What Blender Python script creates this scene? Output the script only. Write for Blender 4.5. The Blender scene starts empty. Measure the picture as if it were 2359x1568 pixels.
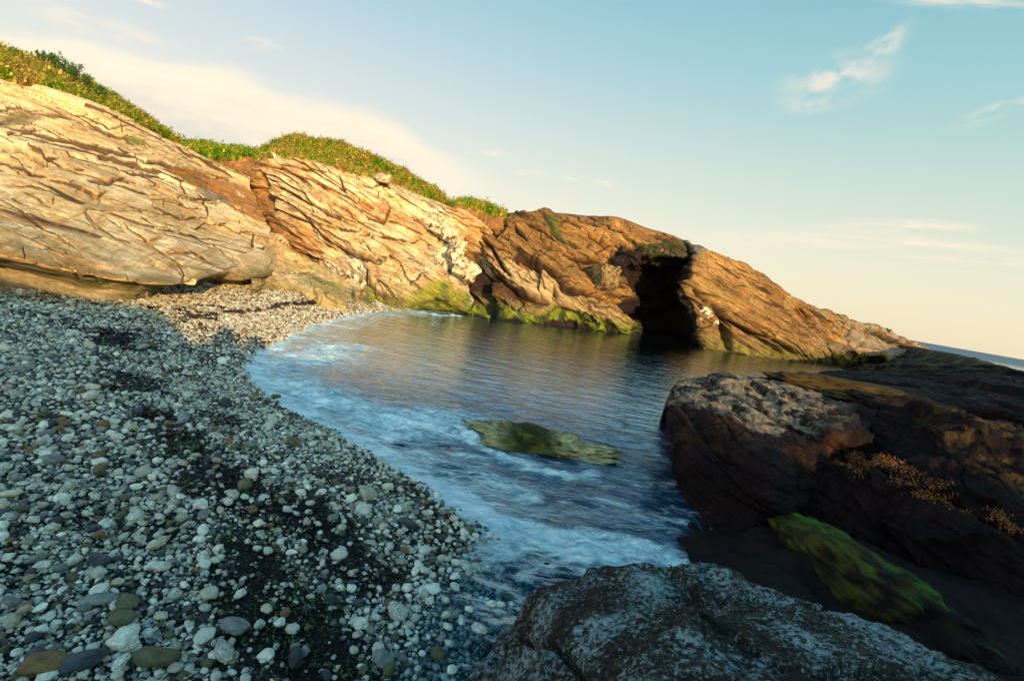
import bpy, math, random
import numpy as np
from mathutils import Matrix, Vector
random.seed(7); RNG = np.random.default_rng(11)
S = bpy.context.scene
COL = S.collection
R = math.radians

# ------------------------------------------------------------------ camera
W, H = 2358.0, 1568.0            # working pixel frame used to survey the place
FPX = 1194.0
HC = 1.6
PITCH, ROLL = R(7.5), R(9.8)
F0 = np.array([0, math.cos(PITCH), -math.sin(PITCH)])
U0 = np.array([0, math.sin(PITCH), math.cos(PITCH)])
R0 = np.array([1.0, 0, 0])
RV = R0*math.cos(ROLL) + U0*math.sin(ROLL)
UV = -R0*math.sin(ROLL) + U0*math.cos(ROLL)
CAM = np.array([0, 0, HC])
cd = bpy.data.cameras.new('camera'); cam = bpy.data.objects.new('camera', cd); COL.objects.link(cam)
cd.sensor_width = 36; cd.lens = 36*FPX/W; cd.clip_start = 0.05; cd.clip_end = 20000
m = Matrix.Identity(4)
for i in range(3):
    m[i][0] = RV[i]; m[i][1] = UV[i]; m[i][2] = -F0[i]; m[i][3] = CAM[i]
cam.matrix_world = m
S.camera = cam
S.render.resolution_x = 1024; S.render.resolution_y = 680

# ------------------------------------------------------------------ light
SUN_AZ = R(27)      # the light travels towards the left of the view by this much
SUN_EL = R(11.5)
TRAVEL = np.array([-math.sin(SUN_AZ), math.cos(SUN_AZ)])
S.view_settings.view_transform = 'Standard'; S.view_settings.look = 'None'
S.view_settings.exposure = 0.62; S.view_settings.gamma = 1.0
sd = bpy.data.lights.new('sun', 'SUN'); sd.energy = 5.0; sd.angle = R(0.6); sd.color = (1.0, 0.66, 0.29)
so = bpy.data.objects.new('sun', sd); COL.objects.link(so)
dv = Vector((TRAVEL[0]*math.cos(SUN_EL), TRAVEL[1]*math.cos(SUN_EL), -math.sin(SUN_EL)))
so.rotation_euler = dv.to_track_quat('-Z', 'Y').to_euler(); so.location = (8, -12, 10)

wd = bpy.data.worlds.new('World'); S.world = wd; wd.use_nodes = True
nt = wd.node_tree; nt.nodes.clear()
class NT:
    """tiny node helper"""
    def __init__(s, tree): s.t = tree
    def n(s, typ, **kw):
        ins = kw.pop('ins', {})
        nd = s.t.nodes.new(typ)
        for k, v in kw.items(): setattr(nd, k, v)
        for k, v in ins.items(): s.set(nd, k, v)
        return nd
    def set(s, nd, k, v):
        sock = nd.inputs[k]
        if isinstance(v, bpy.types.NodeSocket): s.t.links.new(v, sock)
        elif isinstance(v, bpy.types.Node): s.t.links.new(v.outputs[0], sock)
        else: sock.default_value = v
    def math(s, op, a, b=0.0, c=0.0, clamp=False):
        nd = s.t.nodes.new('ShaderNodeMath'); nd.operation = op; nd.use_clamp = clamp
        s.set(nd, 0, a); s.set(nd, 1, b); s.set(nd, 2, c); return nd.outputs[0]
    def mix(s, fac, a, b, mode='MIX'):
        nd = s.t.nodes.new('ShaderNodeMix'); nd.data_type = 'RGBA'; nd.blend_type = mode
        s.set(nd, 0, fac); s.set(nd, 6, a); s.set(nd, 7, b); return nd.outputs[2]
    def ramp(s, fac, stops, interp='LINEAR'):
        nd = s.t.nodes.new('ShaderNodeValToRGB'); cr = nd.color_ramp; cr.interpolation = interp
        while len(cr.elements) < len(stops): cr.elements.new(0.5)
        for e, (p, c) in zip(cr.elements, stops):
            e.position = p; e.color = (*c, 1) if len(c) == 3 else c
        s.set(nd, 0, fac); return nd.outputs[0]
    def mr(s, v, a, b, c=0.0, d=1.0, typ='SMOOTHSTEP'):
        nd = s.t.nodes.new('ShaderNodeMapRange'); nd.interpolation_type = typ
        for i, x in enumerate((v, a, b, c, d)): s.set(nd, i, x)
        return nd.outputs[0]
    def noise(s, vec, scale, detail=4, rough=0.55, dist=0.0):
        nd = s.t.nodes.new('ShaderNodeTexNoise')
        s.set(nd, 'Vector', vec); s.set(nd, 'Scale', scale); s.set(nd, 'Detail', detail)
        s.set(nd, 'Roughness', rough); s.set(nd, 'Distortion', dist); return nd.outputs[0]
    def mapping(s, vec, scale=(1, 1, 1), rot=(0, 0, 0), loc=(0, 0, 0)):
        nd = s.t.nodes.new('ShaderNodeMapping')
        s.set(nd, 0, vec); nd.inputs[1].default_value = loc; nd.inputs[2].default_value = rot; nd.inputs[3].default_value = scale
        return nd.outputs[0]

def build_world():
    N = NT(nt)
    tc = N.n('ShaderNodeTexCoord').outputs['Generated']
    sky = N.n('ShaderNodeTexSky', sky_type='NISHITA')
    sky.sun_disc = False; sky.sun_elevation = SUN_EL; sky.sun_rotation = math.pi - SUN_AZ
    sky.air_density = 1.0; sky.dust_density = 1.5; sky.ozone_density = 1.5
    skyc = N.mix(1.0, sky.outputs[0], (0.11, 0.11, 0.11, 1), 'MULTIPLY')
    sep = N.n('ShaderNodeSeparateXYZ', ins={0: tc})
    X, Y, Z = sep.outputs
    el = N.math('ARCSINE', Z)
    eln = N.math('DIVIDE', el, R(60), clamp=True)
    grad = N.ramp(eln, [(0.0, (0.67, 0.58, 0.40)), (0.10, (0.64, 0.585, 0.45)), (0.22, (0.50, 0.545, 0.49)), (0.36, (0.32, 0.47, 0.51)),
                        (0.55, (0.145, 0.36, 0.45)), (0.75, (0.05, 0.22, 0.34)), (1.0, (0.025, 0.12, 0.25))])
    # bluer to the right, paler to the left, as the air looks away from / nearer to the evening light
    side = N.mr(X, -0.6, 0.75)
    tint = N.mix(side, (1.12, 1.0, 1.02, 1), (0.80, 0.96, 0.90, 1))
    grad2 = N.mix(N.mr(Z, 0.0, 0.35), grad, N.mix(1.0, grad, tint, 'MULTIPLY'))
    base = N.mix(0.82, skyc, grad2)
    # clouds, laid out by direction: a = sideways, b = height above the horizon (tangents)
    yy = N.math('MAXIMUM', Y, 0.05)
    a = N.math('DIVIDE', X, yy); b = N.math('DIVIDE', Z, yy)
    cv = N.n('ShaderNodeCombineXYZ', ins={0: a, 1: b}).outputs[0]
    front = N.mr(Y, 0.1, 0.3)
    # bank: upper edge falls to the right
    wob = N.noise(cv, 2.6, 6, 0.62)
    wob2 = N.noise(N.mapping(cv, (1.2, 5, 1)), 3.0, 7, 0.65)
    pe = [(0, 40), (240, 84), (420, 132), (560, 168), (650, 208), (760, 240), (900, 275), (1010, 335)]
    ea = sorted([(ray(x, y)[0]/ray(x, y)[1], ray(x, y)[2]/ray(x, y)[1]) for x, y in pe])
    fcv = N.n('ShaderNodeFloatCurve'); N.set(fcv, 'Value', N.mr(a, -1.5, 0.5, 0, 1, 'LINEAR'))
    cvv = fcv.mapping.curves[0]
    cvv.points[0].location = (0, ea[0][1]+.02); cvv.points[1].location = (1, ea[-1][1]-.05)
    for qa, qb in ea: cvv.points.new((qa+1.5)/2.0, qb)
    fcv.mapping.update()
    edge = fcv.outputs[0]
    edge = N.math('ADD', edge, N.math('MULTIPLY', N.math('SUBTRACT', wob, 0.5), 0.10))
    edge = N.math('ADD', edge, N.math('MULTIPLY', N.math('SUBTRACT', wob2, 0.5), 0.06))
    d = N.math('SUBTRACT', edge, b)
    bank = N.mr(d, -0.006, 0.045)
    bank = N.math('MULTIPLY', bank, N.mr(a, -0.02, -0.30))
    soft = N.mr(wob2, 0.25, 0.6, 0.7, 1.0)
    bank = N.math('MULTIPLY', bank, N.math('MULTIPLY', soft, 0.97))
    bank = N.math('MULTIPLY', bank, N.mr(b, 0.02, 0.12))
    cc = N.mix(N.mr(N.math('ADD', d, N.math('MULTIPLY', N.math('SUBTRACT', wob2, 0.5), 0.25)), -0.02, 0.17), (0.78, 0.66, 0.49, 1), (0.52, 0.50, 0.43, 1))
    out = N.mix(bank, base, cc)
    # wisps
    def wisp(out, a0, b0, rad, ang, la, lb, amt, scale=5.0, lo=0.36, hi=0.66, col=(0.72, 0.60, 0.47, 1)):
        da = N.math('SUBTRACT', a, a0); db = N.math('SUBTRACT', b, b0)
        c, s_ = math.cos(ang), math.sin(ang)
        p = N.math('ADD', N.math('MULTIPLY', da, c), N.math('MULTIPLY', db, s_))
        q = N.math('SUBTRACT', N.math('MULTIPLY', db, c), N.math('MULTIPLY', da, s_))
        p = N.math('DIVIDE', p, la); q = N.math('DIVIDE', q, lb)
        v = N.n('ShaderNodeCombineXYZ', ins={0: p, 1: q}).outputs[0]
        r = N.n('ShaderNodeVectorMath', operation='LENGTH', ins={0: v}).outputs['Value']
        nz = N.noise(N.mapping(v, (1.3, 0.9, 1), loc=(a0*7, b0*3, 0)), 1.3, 5, 0.55, 0.1)
        mk = N.math('MULTIPLY', N.mr(r, 1.0, 0.1), N.mr(nz, lo, hi))
        mk = N.math('MULTIPLY', mk, amt)
        return N.mix(mk, out, col)
    def ab(px, py):
        q = ray(px, py); return q[0]/q[1], q[2]/q[1]
    for (px, py, ang, la, lb, amt) in [
        (1925, 185, 0.42, 0.15, 0.06, 0.6), (1930, 176, 0.35, 0.08, 0.03, 0.5), (2040, 105, 0.80, 0.08, 0.03, 0.5), (1860, 245, 0.3, .05, .02, .3),
        (2080, 560, 0.10, 0.38, 0.028, 0.55), (2100, 520, 0.16, 0.22, 0.022, 0.65), (1800, 555, 0.12, 0.22, 0.022, 0.4),
        (2250, 600, 0.12, 0.25, 0.014, 0.5), (2300, 255, 0.5, 0.12, 0.02, 0.4), (1395, 422, 0.1, .035, .008, .8), (1315, 412, .1, .025, .006, .8),
        (1140, 352, .1, .04, .012, .5), (2200, 2, 0.1, 0.2, 0.02, 0.6), (340, 5, -.1, .06, .01, .7), (1220, 398, .1, .05, .01, .4),
        (600, 100, .1, .08, .02, .35), (220, 60, -.1, .2, .03, .6)]:
        a0, b0 = ab(px, py)
        out = wisp(out, a0, b0, 0, ang, la, lb, amt)
    out = N.mix(front, base, out)
    # the half of the sky the sun stands in is far brighter
    out = N.mix(N.mr(Y, 0.15, -0.75), out, N.mix(1.0, out, (3.6, 3.5, 3.2, 1), 'MULTIPLY'))
    bg = N.n('ShaderNodeBackground', ins={0: out, 1: 1.0})
    o = N.n('ShaderNodeOutputWorld'); nt.links.new(bg.outputs[0], o.inputs[0])

# ------------------------------------------------------------------ surveying helpers
def ray(px, py):
    x = (px-W/2)/FPX; y = (H/2-py)/FPX
    return F0 + x*RV + y*UV
def at(px, py, Y):
    d = ray(px, py); return CAM + d*(Y/d[1])
def atz(px, py, z):
    d = ray(px, py); return CAM + d*((z-HC)/d[2])
def pt(c):
    return at(*c) if len(c) == 3 else atz(c[0], c[1], c[3])
def proj(P):
    q = P-CAM; zc = q@F0
    zc = np.where(np.abs(zc) < 1e-6, 1e-6, zc)
    return W/2 + FPX*(q@RV)/zc, H/2 - FPX*(q@UV)/zc, zc
build_world()

# ------------------------------------------------------------------ noise (numpy)
_p = np.random.default_rng(5).permutation(4096).astype(np.int64)
_g = np.random.default_rng(6).normal(size=(4096, 3)); _g /= np.linalg.norm(_g, axis=1)[:, None]
def hsh(*a):
    h = np.zeros_like(np.asarray(a[0], dtype=np.int64))
    for i, v in enumerate(a): h = _p[(h + np.asarray(v, dtype=np.int64)*(1+2*i)) & 4095]
    return h
def h01(*a): return hsh(*a)/4095.0
def perlin(P):
    f = np.floor(P); i = f.astype(np.int64); t = P-f
    u = t*t*t*(t*(t*6-15)+10)
    def gr(dx, dy, dz):
        h = hsh(i[..., 0]+dx, i[..., 1]+dy, i[..., 2]+dz)
        g = _g[h]
        return g[..., 0]*(t[..., 0]-dx) + g[..., 1]*(t[..., 1]-dy) + g[..., 2]*(t[..., 2]-dz)
    def lp(a, b, w): return a+(b-a)*w
    x00 = lp(gr(0, 0, 0), gr(1, 0, 0), u[..., 0]); x10 = lp(gr(0, 1, 0), gr(1, 1, 0), u[..., 0])
    x01 = lp(gr(0, 0, 1), gr(1, 0, 1), u[..., 0]); x11 = lp(gr(0, 1, 1), gr(1, 1, 1), u[..., 0])
    return lp(lp(x00, x10, u[..., 1]), lp(x01, x11, u[..., 1]), u[..., 2])*1.6
def fbm(P, oct=4, gain=0.5, seed=0.0):
    a = 1.0; s = 0; P = P + seed*7.31
    for _ in range(oct):
        s = s + a*perlin(P); P = P*2.03 + 3.7; a *= gain
    return s
def ridged(P, oct=3, seed=0.0):
    a = 1.0; s = 0; P = P + seed*5.1
    for _ in range(oct):
        s = s + a*(1-np.abs(perlin(P))*2); P = P*2.1+1.3; a *= 0.5
    return s
def cells(P, seed=0):
    """jittered cells: nearest cell's hashes, offset from its centre, and distance to the border"""
    f = np.floor(P).astype(np.int64); sh = P.shape[:-1]
    F1 = np.full(sh, 9.); F2 = np.full(sh, 9.); hid = np.zeros(sh, np.int64); off = np.zeros(P.shape)
    for dx in (-1, 0, 1):
        for dy in (-1, 0, 1):
            for dz in (-1, 0, 1):
                c = f+np.array([dx, dy, dz]); h = hsh(c[..., 0]+seed*13, c[..., 1], c[..., 2])
                q = np.stack([_p[h], _p[(h+91) & 4095], _p[(h+777) & 4095]], -1)/4095.
                v = P-(c+.1+.8*q); d = (v*v).sum(-1)
                u = d < F1
                F2 = np.where(u, F1, np.minimum(F2, d)); F1 = np.where(u, d, F1); hid = np.where(u, h, hid); off = np.where(u[..., None], v, off)
    return hid, off, np.sqrt(F2)-np.sqrt(F1)
def sstep(x, a, b):
    t = np.clip((x-a)/(b-a), 0, 1); return t*t*(3-2*t)
def lerp(a, b, t):
    t = np.asarray(t)[..., None]; return a*(1-t)+np.asarray(b)*t

# ------------------------------------------------------------------ mesh helpers
def tag(o, label=None, cat=None, group=None, kind=None):
    if label: o['label'] = label
    if cat: o['category'] = cat
    if group: o['group'] = group
    if kind: o['kind'] = kind
    return o
def mesh_np(name, V, Fq, mat, cols=None, smooth=True, parent=None, attrs=None):
    """V (n,3); Fq (m,k) faces of equal size"""
    me = bpy.data.meshes.new(name)
    V = np.ascontiguousarray(V, dtype=np.float32); Fq = np.ascontiguousarray(Fq, dtype=np.int32)
    k = Fq.shape[1]
    me.vertices.add(len(V)); me.vertices.foreach_set('co', V.ravel())
    me.loops.add(Fq.size); me.loops.foreach_set('vertex_index', Fq.ravel())
    me.polygons.add(len(Fq)); me.polygons.foreach_set('loop_start', np.arange(0, Fq.size, k, dtype=np.int32))
    me.polygons.foreach_set('use_smooth', np.full(len(Fq), smooth))
    me.update(calc_edges=True)
    if cols is not None:
        ca = me.color_attributes.new('Col', 'FLOAT_COLOR', 'POINT')
        c4 = np.ones((len(V), 4), dtype=np.float32); c4[:, :3] = cols; ca.data.foreach_set('color', c4.ravel())
    for an, av in (attrs or {}).items():
        at_ = me.attributes.new(an, 'FLOAT', 'POINT'); at_.data.foreach_set('value', np.ascontiguousarray(av, dtype=np.float32))
    if mat: me.materials.append(mat)
    o = bpy.data.objects.new(name, me); COL.objects.link(o)
    if parent: o.parent = parent
    return o
def grid_faces(nv, nu):
    i = np.arange(nv*nu).reshape(nv, nu)
    return np.stack([i[:-1, :-1], i[1:, :-1], i[1:, 1:], i[:-1, 1:]], -1).reshape(-1, 4)
def cr(P, t):
    """Catmull-Rom through P (n, ...) at parameters t in [0, n-1]"""
    n = len(P); i = np.clip(np.floor(t).astype(int), 0, n-2); f = t-i
    g = lambda k: P[np.clip(k, 0, n-1)]
    p0, p1, p2, p3 = g(i-1), g(i), g(i+1), g(i+2)
    f = f.reshape((-1,)+(1,)*(P.ndim-1))
    return 0.5*((2*p1)+(-p0+p2)*f+(2*p0-5*p1+4*p2-p3)*f**2+(-p0+3*p1-3*p2+p3)*f**3)
def params(n, wts, N):
    """N parameters spread over n-1 spans in proportion to weights"""
    cw = np.concatenate([[0], np.cumsum(wts)]); s = np.linspace(0, cw[-1], N)
    return np.interp(s, cw, np.arange(n))
def dseg(X, Y, poly):
    """distance to polyline and signed side (+ = below in picture)"""
    best = np.full(X.shape, 1e9); side = np.zeros(X.shape); par = np.zeros(X.shape)
    n = len(poly)-1
    for k in range(n):
        (x0, y0), (x1, y1) = poly[k], poly[k+1]
        dx, dy = x1-x0, y1-y0; L2 = dx*dx+dy*dy+1e-9
        t = np.clip(((X-x0)*dx+(Y-y0)*dy)/L2, 0, 1)
        d = np.hypot(X-x0-t*dx, Y-y0-t*dy)
        cx = (X-x0)*(-dy) + (Y-y0)*dx
        u = d < best
        best = np.where(u, d, best); side = np.where(u, np.sign(cx), side); par = np.where(u, (k+t)/n, par)
    return best, side, par
def inpoly(X, Y, poly):
    r = np.zeros(X.shape, bool); n = len(poly)
    for k in range(n):
        x0, y0 = poly[k]; x1, y1 = poly[(k+1) % n]
        c = ((y0 > Y) != (y1 > Y)) & (X < (x1-x0)*(Y-y0)/(y1-y0+1e-12)+x0)
        r ^= c
    return r
def softpoly(X, Y, poly, soft):
    d, _, _ = dseg(X, Y, list(poly)+[poly[0]])
    s = np.where(inpoly(X, Y, poly), d, -d)
    return sstep(s, -soft, soft)
c1 = lambda L: [(x*.45, y*.45) for x, y in L]
c2 = lambda L: [(549+x*.4, 235+y*.4) for x, y in L]
c3 = lambda L: [(1176+x*.5012, 392+y*.5012) for x, y in L]

def ext(rows):
    """carry each surveyed row on past the right of the view"""
    return [r+[(r[-1][0]+420, r[-1][1]+130)+((r[-1][2]*.86,) if len(r[-1]) == 3 else (0, r[-1][3]))] for r in rows]
class Sheet:
    """a rock surface surveyed as rows of points, refined and displaced with real relief"""
    def __init__(s, rows, nu, nv, back=(2.5, 0.3), drop=-0.6, backdrop=-6, wu=None):
        G = np.array([[pt(c) for c in r] for r in rows])
        if back:
            b1 = G[0]+np.array([0, back[0], -back[1]]); b2 = G[0]+np.array([0, back[0]*1.6, backdrop])
            G = np.concatenate([[b2], [b1], G])
        if drop is not None:
            b = G[-1].copy(); b[:, 2] = drop; G = np.concatenate([G, [b]])
        nr, nc = G.shape[:2]
        px, py, zc = proj(G); zc = np.maximum(zc, 0.7)
        # spread vertices by the apparent size so that detail lands where it is seen
        wv = np.linalg.norm(np.diff(G, axis=0), axis=2)/zc[1:]; wv = wv.mean(1)+0.01
        if back: wv[0] *= 0.15; wv[1] *= 0.4
        if drop is not None: wv[-1] = min(wv[-1], .05)
        wh = np.linalg.norm(np.diff(G, axis=1), axis=2)/zc[:, 1:]; wh = wh[2 if back else 0:].mean(0)+0.01
        tv = params(nr, wv, nv); tu = params(nc, wh, nu)
        A = cr(G, tv); A = cr(np.swapaxes(A, 0, 1), tu); s.P = np.swapaxes(A, 0, 1)
        s.nv, s.nu = nv, nu; s.tv = tv[:, None]*np.ones((1, nu))
        s.B = s.P.copy()
        s.px, s.py, s.zc = proj(s.P); s.zc = np.maximum(s.zc, 0.6)
        s.vis = np.clip((tv-(1.6 if back else 0))/0.5, 0, 1)[:, None]*np.ones((1, nu))
        w = np.stack([s.px, s.py, s.px*0], -1)/60
        s.wx = s.px+fbm(w*2, 3)*2.2; s.wy = s.py+fbm(w*2+40, 3)*2.2
        s.D = np.zeros((nv, nu)); s.normals()
        s.C = np.zeros((nv, nu, 3))
    def normals(s):
        du = np.gradient(s.P, axis=1); dv = np.gradient(s.P, axis=0)
        n = np.cross(dv, du); n /= np.linalg.norm(n, axis=2)[..., None]+1e-9
        tocam = CAM-s.P
        if (n*tocam).sum(2)[int(s.nv*.6), s.nu//2] < 0: n = -n; s.flip = True
        else: s.flip = False
        s.N = n
    def strata(s, dip, scales, lat=1.6, warp=0.25, tilt=0.0, soft=0.12, wf=0.5, seed=0):
        nb = np.array([math.sin(dip), tilt, math.cos(dip)]); nb /= np.linalg.norm(nb)
        tb = np.array([math.cos(dip), 0, -math.sin(dip)])
        P = s.B
        sc = P@nb + .6*warp*fbm(P*wf, 2, seed=seed); l = P@tb + 0.4*fbm(P*0.7, 2, seed=seed+3)
        s.bed = None; s.groove = np.zeros_like(sc)
        for j, (t, amp, gr) in enumerate(scales):
            q = sc/t + 0.12*fbm(P*(0.35/t**.5), 2, seed=seed+j); k = np.floor(q); fr = q-k
            def off(kk):
                ll = l/(lat*t**0.5) + h01(kk.astype(np.int64)+900*j+seed*17)*9
                kl = np.floor(ll); fl = ll-kl
                a = h01(kk.astype(np.int64)+31*j, kl.astype(np.int64)); b = h01(kk.astype(np.int64)+31*j, kl.astype(np.int64)+1)
                if j < 2:
                    a = a + (h01(kk.astype(np.int64)+5, kl.astype(np.int64)+9)-.5)*(fl-.5)*1.3 + (h01(kk.astype(np.int64)+8, kl.astype(np.int64)+4)-.5)*(sc/t-kk-.5)*.8
                return a + (b-a)*sstep(fl, 0.975, 1.0)
            o = off(k); o2 = off(k+1)
            v = o + (o2-o)*sstep(fr, 1-soft, 1.0)
            e = np.minimum(fr, 1-fr)
            s.D += amp*(v-0.5)*2 + amp*0.5*(0.5-fr)*0.8
            g = np.exp(-(e/0.055)**2)*sstep(h01(k.astype(np.int64)+77*j, np.floor(l*0.7).astype(np.int64)), 0.3, 0.8)
            s.D -= gr*g
            s.groove = np.maximum(s.groove, g*(1.0 if j < 2 else 0.6))
            if j == 0: s.bed = o
            if j == 1: s.bed2 = o
            if j == 2: s.bed3 = o
        return s
    def blocks(s, dip, size, amp, tilt, groove, seed=0, mask=1.0, dark=.8, pres=.5):
        """break the face into flat, slightly tilted blocks that lie along the bedding"""
        ca, sa = math.cos(dip), math.sin(dip); P = s.B + .05*np.stack([fbm(s.B*1.1+k, 2) for k in (0, 9, 18)], -1)
        Q = np.stack([(P[..., 0]*ca-P[..., 2]*sa)/size[0], P[..., 1]/size[1], (P[..., 0]*sa+P[..., 2]*ca)/size[2]], -1)
        h, o, e = cells(Q, seed)
        r = lambda k: _p[(h+k) & 4095]/4095.-.5
        s.D += mask*(amp*2*r(3) + tilt*(o[..., 0]*r(50)+o[..., 1]*r(60)+1.4*o[..., 2]*r(70)))
        g = np.exp(-(e/(.020+.012/size[0]))**2)*(r(7)+.5 > 1-pres)
        s.D -= groove*g*mask; s.groove = np.maximum(s.groove, g*dark*mask); s.bedc = r(33)
    def crack(s, poly, w, depth, step=0.0, rng=40.0, dark=1.0):
        q = np.array(poly); mg = max(3*w, rng*3.0 if step else 0)+8
        k = (s.wx > q[:, 0].min()-mg) & (s.wx < q[:, 0].max()+mg) & (s.wy > q[:, 1].min()-mg) & (s.wy < q[:, 1].max()+mg)
        if not k.any(): return
        d, side, par = dseg(s.wx[k], s.wy[k], poly)
        taper = 0.35+0.65*np.sin(np.clip(par, 0.02, 0.98)*math.pi)**0.5
        ww = w*taper
        g = np.exp(-(d/ww)**2)*np.clip(taper*1.2, 0, 1)
        s.D[k] -= depth*g
        if step: s.D[k] -= step*np.exp(-d/rng)*(side > 0)*sstep(d, 0, w*0.6)*taper
        s.groove[k] = np.maximum(s.groove[k], g*dark)
    def fine(s, n, ang, box, seed, lmin=20, lmax=110, w=1.3, depth=.05, step=.03, jit=7, cross=.25):
        """many short joints and bedding cracks running along the bedding, a few across it"""
        rg = np.random.default_rng(seed)
        for _ in range(n):
            x = rg.uniform(box[0], box[2]); y = rg.uniform(box[1], box[3]); L = lmin+(lmax-lmin)*rg.random()**2
            a = R(ang(x, y) if callable(ang) else ang)+R(rg.normal()*jit); cr_ = rg.random() < cross
            if cr_: a += R(35+rg.random()*50)*(1 if rg.random() < .8 else -1); L *= .35
            p = [(x, y)]
            for _k in range(4):
                a2 = a+R(rg.normal()*9); x += math.cos(a2)*L/4; y += math.sin(a2)*L/4; p.append((x, y))
            s.crack(p, w*(.7+.7*rg.random()), depth*(.5+rg.random()), 0 if cr_ else step*rg.random(), 8, dark=.55+.45*rg.random())
    def reg(s, poly, soft=5.0):
        return softpoly(s.wx, s.wy, poly, soft)
    def build(s, name, mat, parent=None, amp=0.0, f=1.0):
        P = s.B + s.N*(s.D*s.vis)[..., None]
        s.P = P
        Fq = grid_faces(s.nv, s.nu)
        if s.flip: pass
        return mesh_np(name, P.reshape(-1, 3), Fq, mat, s.C.reshape(-1, 3), parent=parent)

# ------------------------------------------------------------------ materials
def newmat(name):
    m_ = bpy.data.materials.new(name); m_.use_nodes = True; t = m_.node_tree; t.nodes.clear()
    N = NT(t); out = N.n('ShaderNodeOutputMaterial'); return m_, N, out
def rock_mat(name, scale=1.0, bump=0.5, rough=0.8, contrast=0.35, dip=0.35, spec=0.25, stretch=6.0, bdist=0.03, lines=9.0, linamt=0.9):
    m_, N, out = newmat(name)
    geo = N.n('ShaderNodeNewGeometry').outputs['Position']
    col = N.n('ShaderNodeAttribute', attribute_name='Col').outputs['Color']
    lay = N.mapping(N.mapping(geo, (1, 1, 1), (0, -dip, 0)), (1, 1, stretch))
    n1 = N.noise(lay, 3.0*scale, 8, 0.68, 0.2); n2 = N.noise(geo, 14*scale, 6, 0.7); n3 = N.noise(geo, 60*scale, 4, 0.7)
    nn = N.math('ADD', N.math('MULTIPLY', n1, 0.5), N.math('ADD', N.math('MULTIPLY', n2, 0.3), N.math('MULTIPLY', n3, 0.2)))
    f = N.mr(nn, 0.36, 0.64, 1-contrast, 1+contrast*0.8)
    # thin dark bedding lines, broken up along their length
    lay2 = N.mapping(N.mapping(geo, (1, 1, 1), (0, -dip, 0)), (1, 1, lines))
    l1 = N.noise(lay2, 1.6*scale, 5, 0.6, 0.15); l2 = N.noise(lay2, 5.0*scale, 4, 0.6, 0.1); br = N.noise(geo, 1.7*scale, 3, 0.6)
    ln1 = N.math('MULTIPLY', N.mr(N.math('ABSOLUTE', N.math('SUBTRACT', l1, 0.5)), 0.0, 0.018, 1.0, 0.0), N.mr(br, .40, .56))
    ln2 = N.math('MULTIPLY', N.mr(N.math('ABSOLUTE', N.math('SUBTRACT', l2, 0.5)), 0.0, 0.025, 0.7, 0.0), N.mr(br, .60, .45))
    ln = N.math('MULTIPLY', N.math('MAXIMUM', ln1, ln2), linamt)
    c0 = N.mix(ln, col, N.mix(1.0, col, (0.22, 0.13, 0.07, 1), 'MULTIPLY'))
    c = N.n('ShaderNodeVectorMath', operation='SCALE', ins={0: c0}); N.set(c, 3, f)
    hg = N.math('ADD', N.math('MULTIPLY', n1, 0.6), N.math('ADD', N.math('MULTIPLY', n2, 0.42), N.math('MULTIPLY', n3, 0.22)))
    vor = N.n('ShaderNodeTexVoronoi', feature='DISTANCE_TO_EDGE', ins={'Vector': N.mapping(geo, (1, 1, 2.2), (0.2, dip, 0.3)), 'Scale': 1.9*scale}).outputs[0]
    ck = N.mr(vor, 0.0, 0.025)
    hg = N.math('ADD', hg, N.math('MULTIPLY', ck, 0.06))
    hg = N.math('SUBTRACT', hg, N.math('MULTIPLY', ln, 0.35))
    bp = N.n('ShaderNodeBump', ins={'Strength': bump, 'Distance': bdist/scale*3, 'Height': hg})
    b = N.n('ShaderNodeBsdfPrincipled', ins={'Base Color': c.outputs[0], 'Roughness': rough, 'Specular IOR Level': spec, 'Normal': bp})
    N.t.links.new(b.outputs[0], out.inputs[0]); return m_
MAT_ROCK = rock_mat('weathered_rock', 1.3, 0.6, dip=0.2, contrast=0.38, linamt=0.4)
MAT_ROCKFAR = rock_mat('layered_rock', 0.8, 0.7, dip=0.38, contrast=0.5, linamt=0.6)
MAT_DARK = rock_mat('wet_dark_rock', 3.0, 0.8, rough=0.75, contrast=0.5, stretch=2.0, spec=0.12, linamt=0.0)
MAT_SOIL = rock_mat('brown_earth', 2.0, 0.9, rough=1.0, contrast=0.4, stretch=1.0, spec=0.05, linamt=0.0)
def quartz_mat():
    m_, N, out = newmat('quartz')
    geo = N.n('ShaderNodeNewGeometry').outputs['Position']
    n = N.noise(geo, 5, 6, 0.7); n2 = N.noise(geo, 30, 4, 0.6)
    c = N.ramp(n, [(0.40, (0.04, 0.022, 0.01)), (0.47, (0.30, 0.17, 0.07)), (0.54, (0.58, 0.44, 0.27)), (0.64, (0.74, 0.64, 0.46))])
    bp = N.n('ShaderNodeBump', ins={'Strength': 0.7, 'Distance': 0.06, 'Height': N.math('ADD', n, N.math('MULTIPLY', n2, 0.3))})
    b = N.n('ShaderNodeBsdfPrincipled', ins={'Base Color': c, 'Roughness': 0.6, 'Normal': bp}); N.t.links.new(b.outputs[0], out.inputs[0]); return m_
MAT_QUARTZ = quartz_mat()
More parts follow.
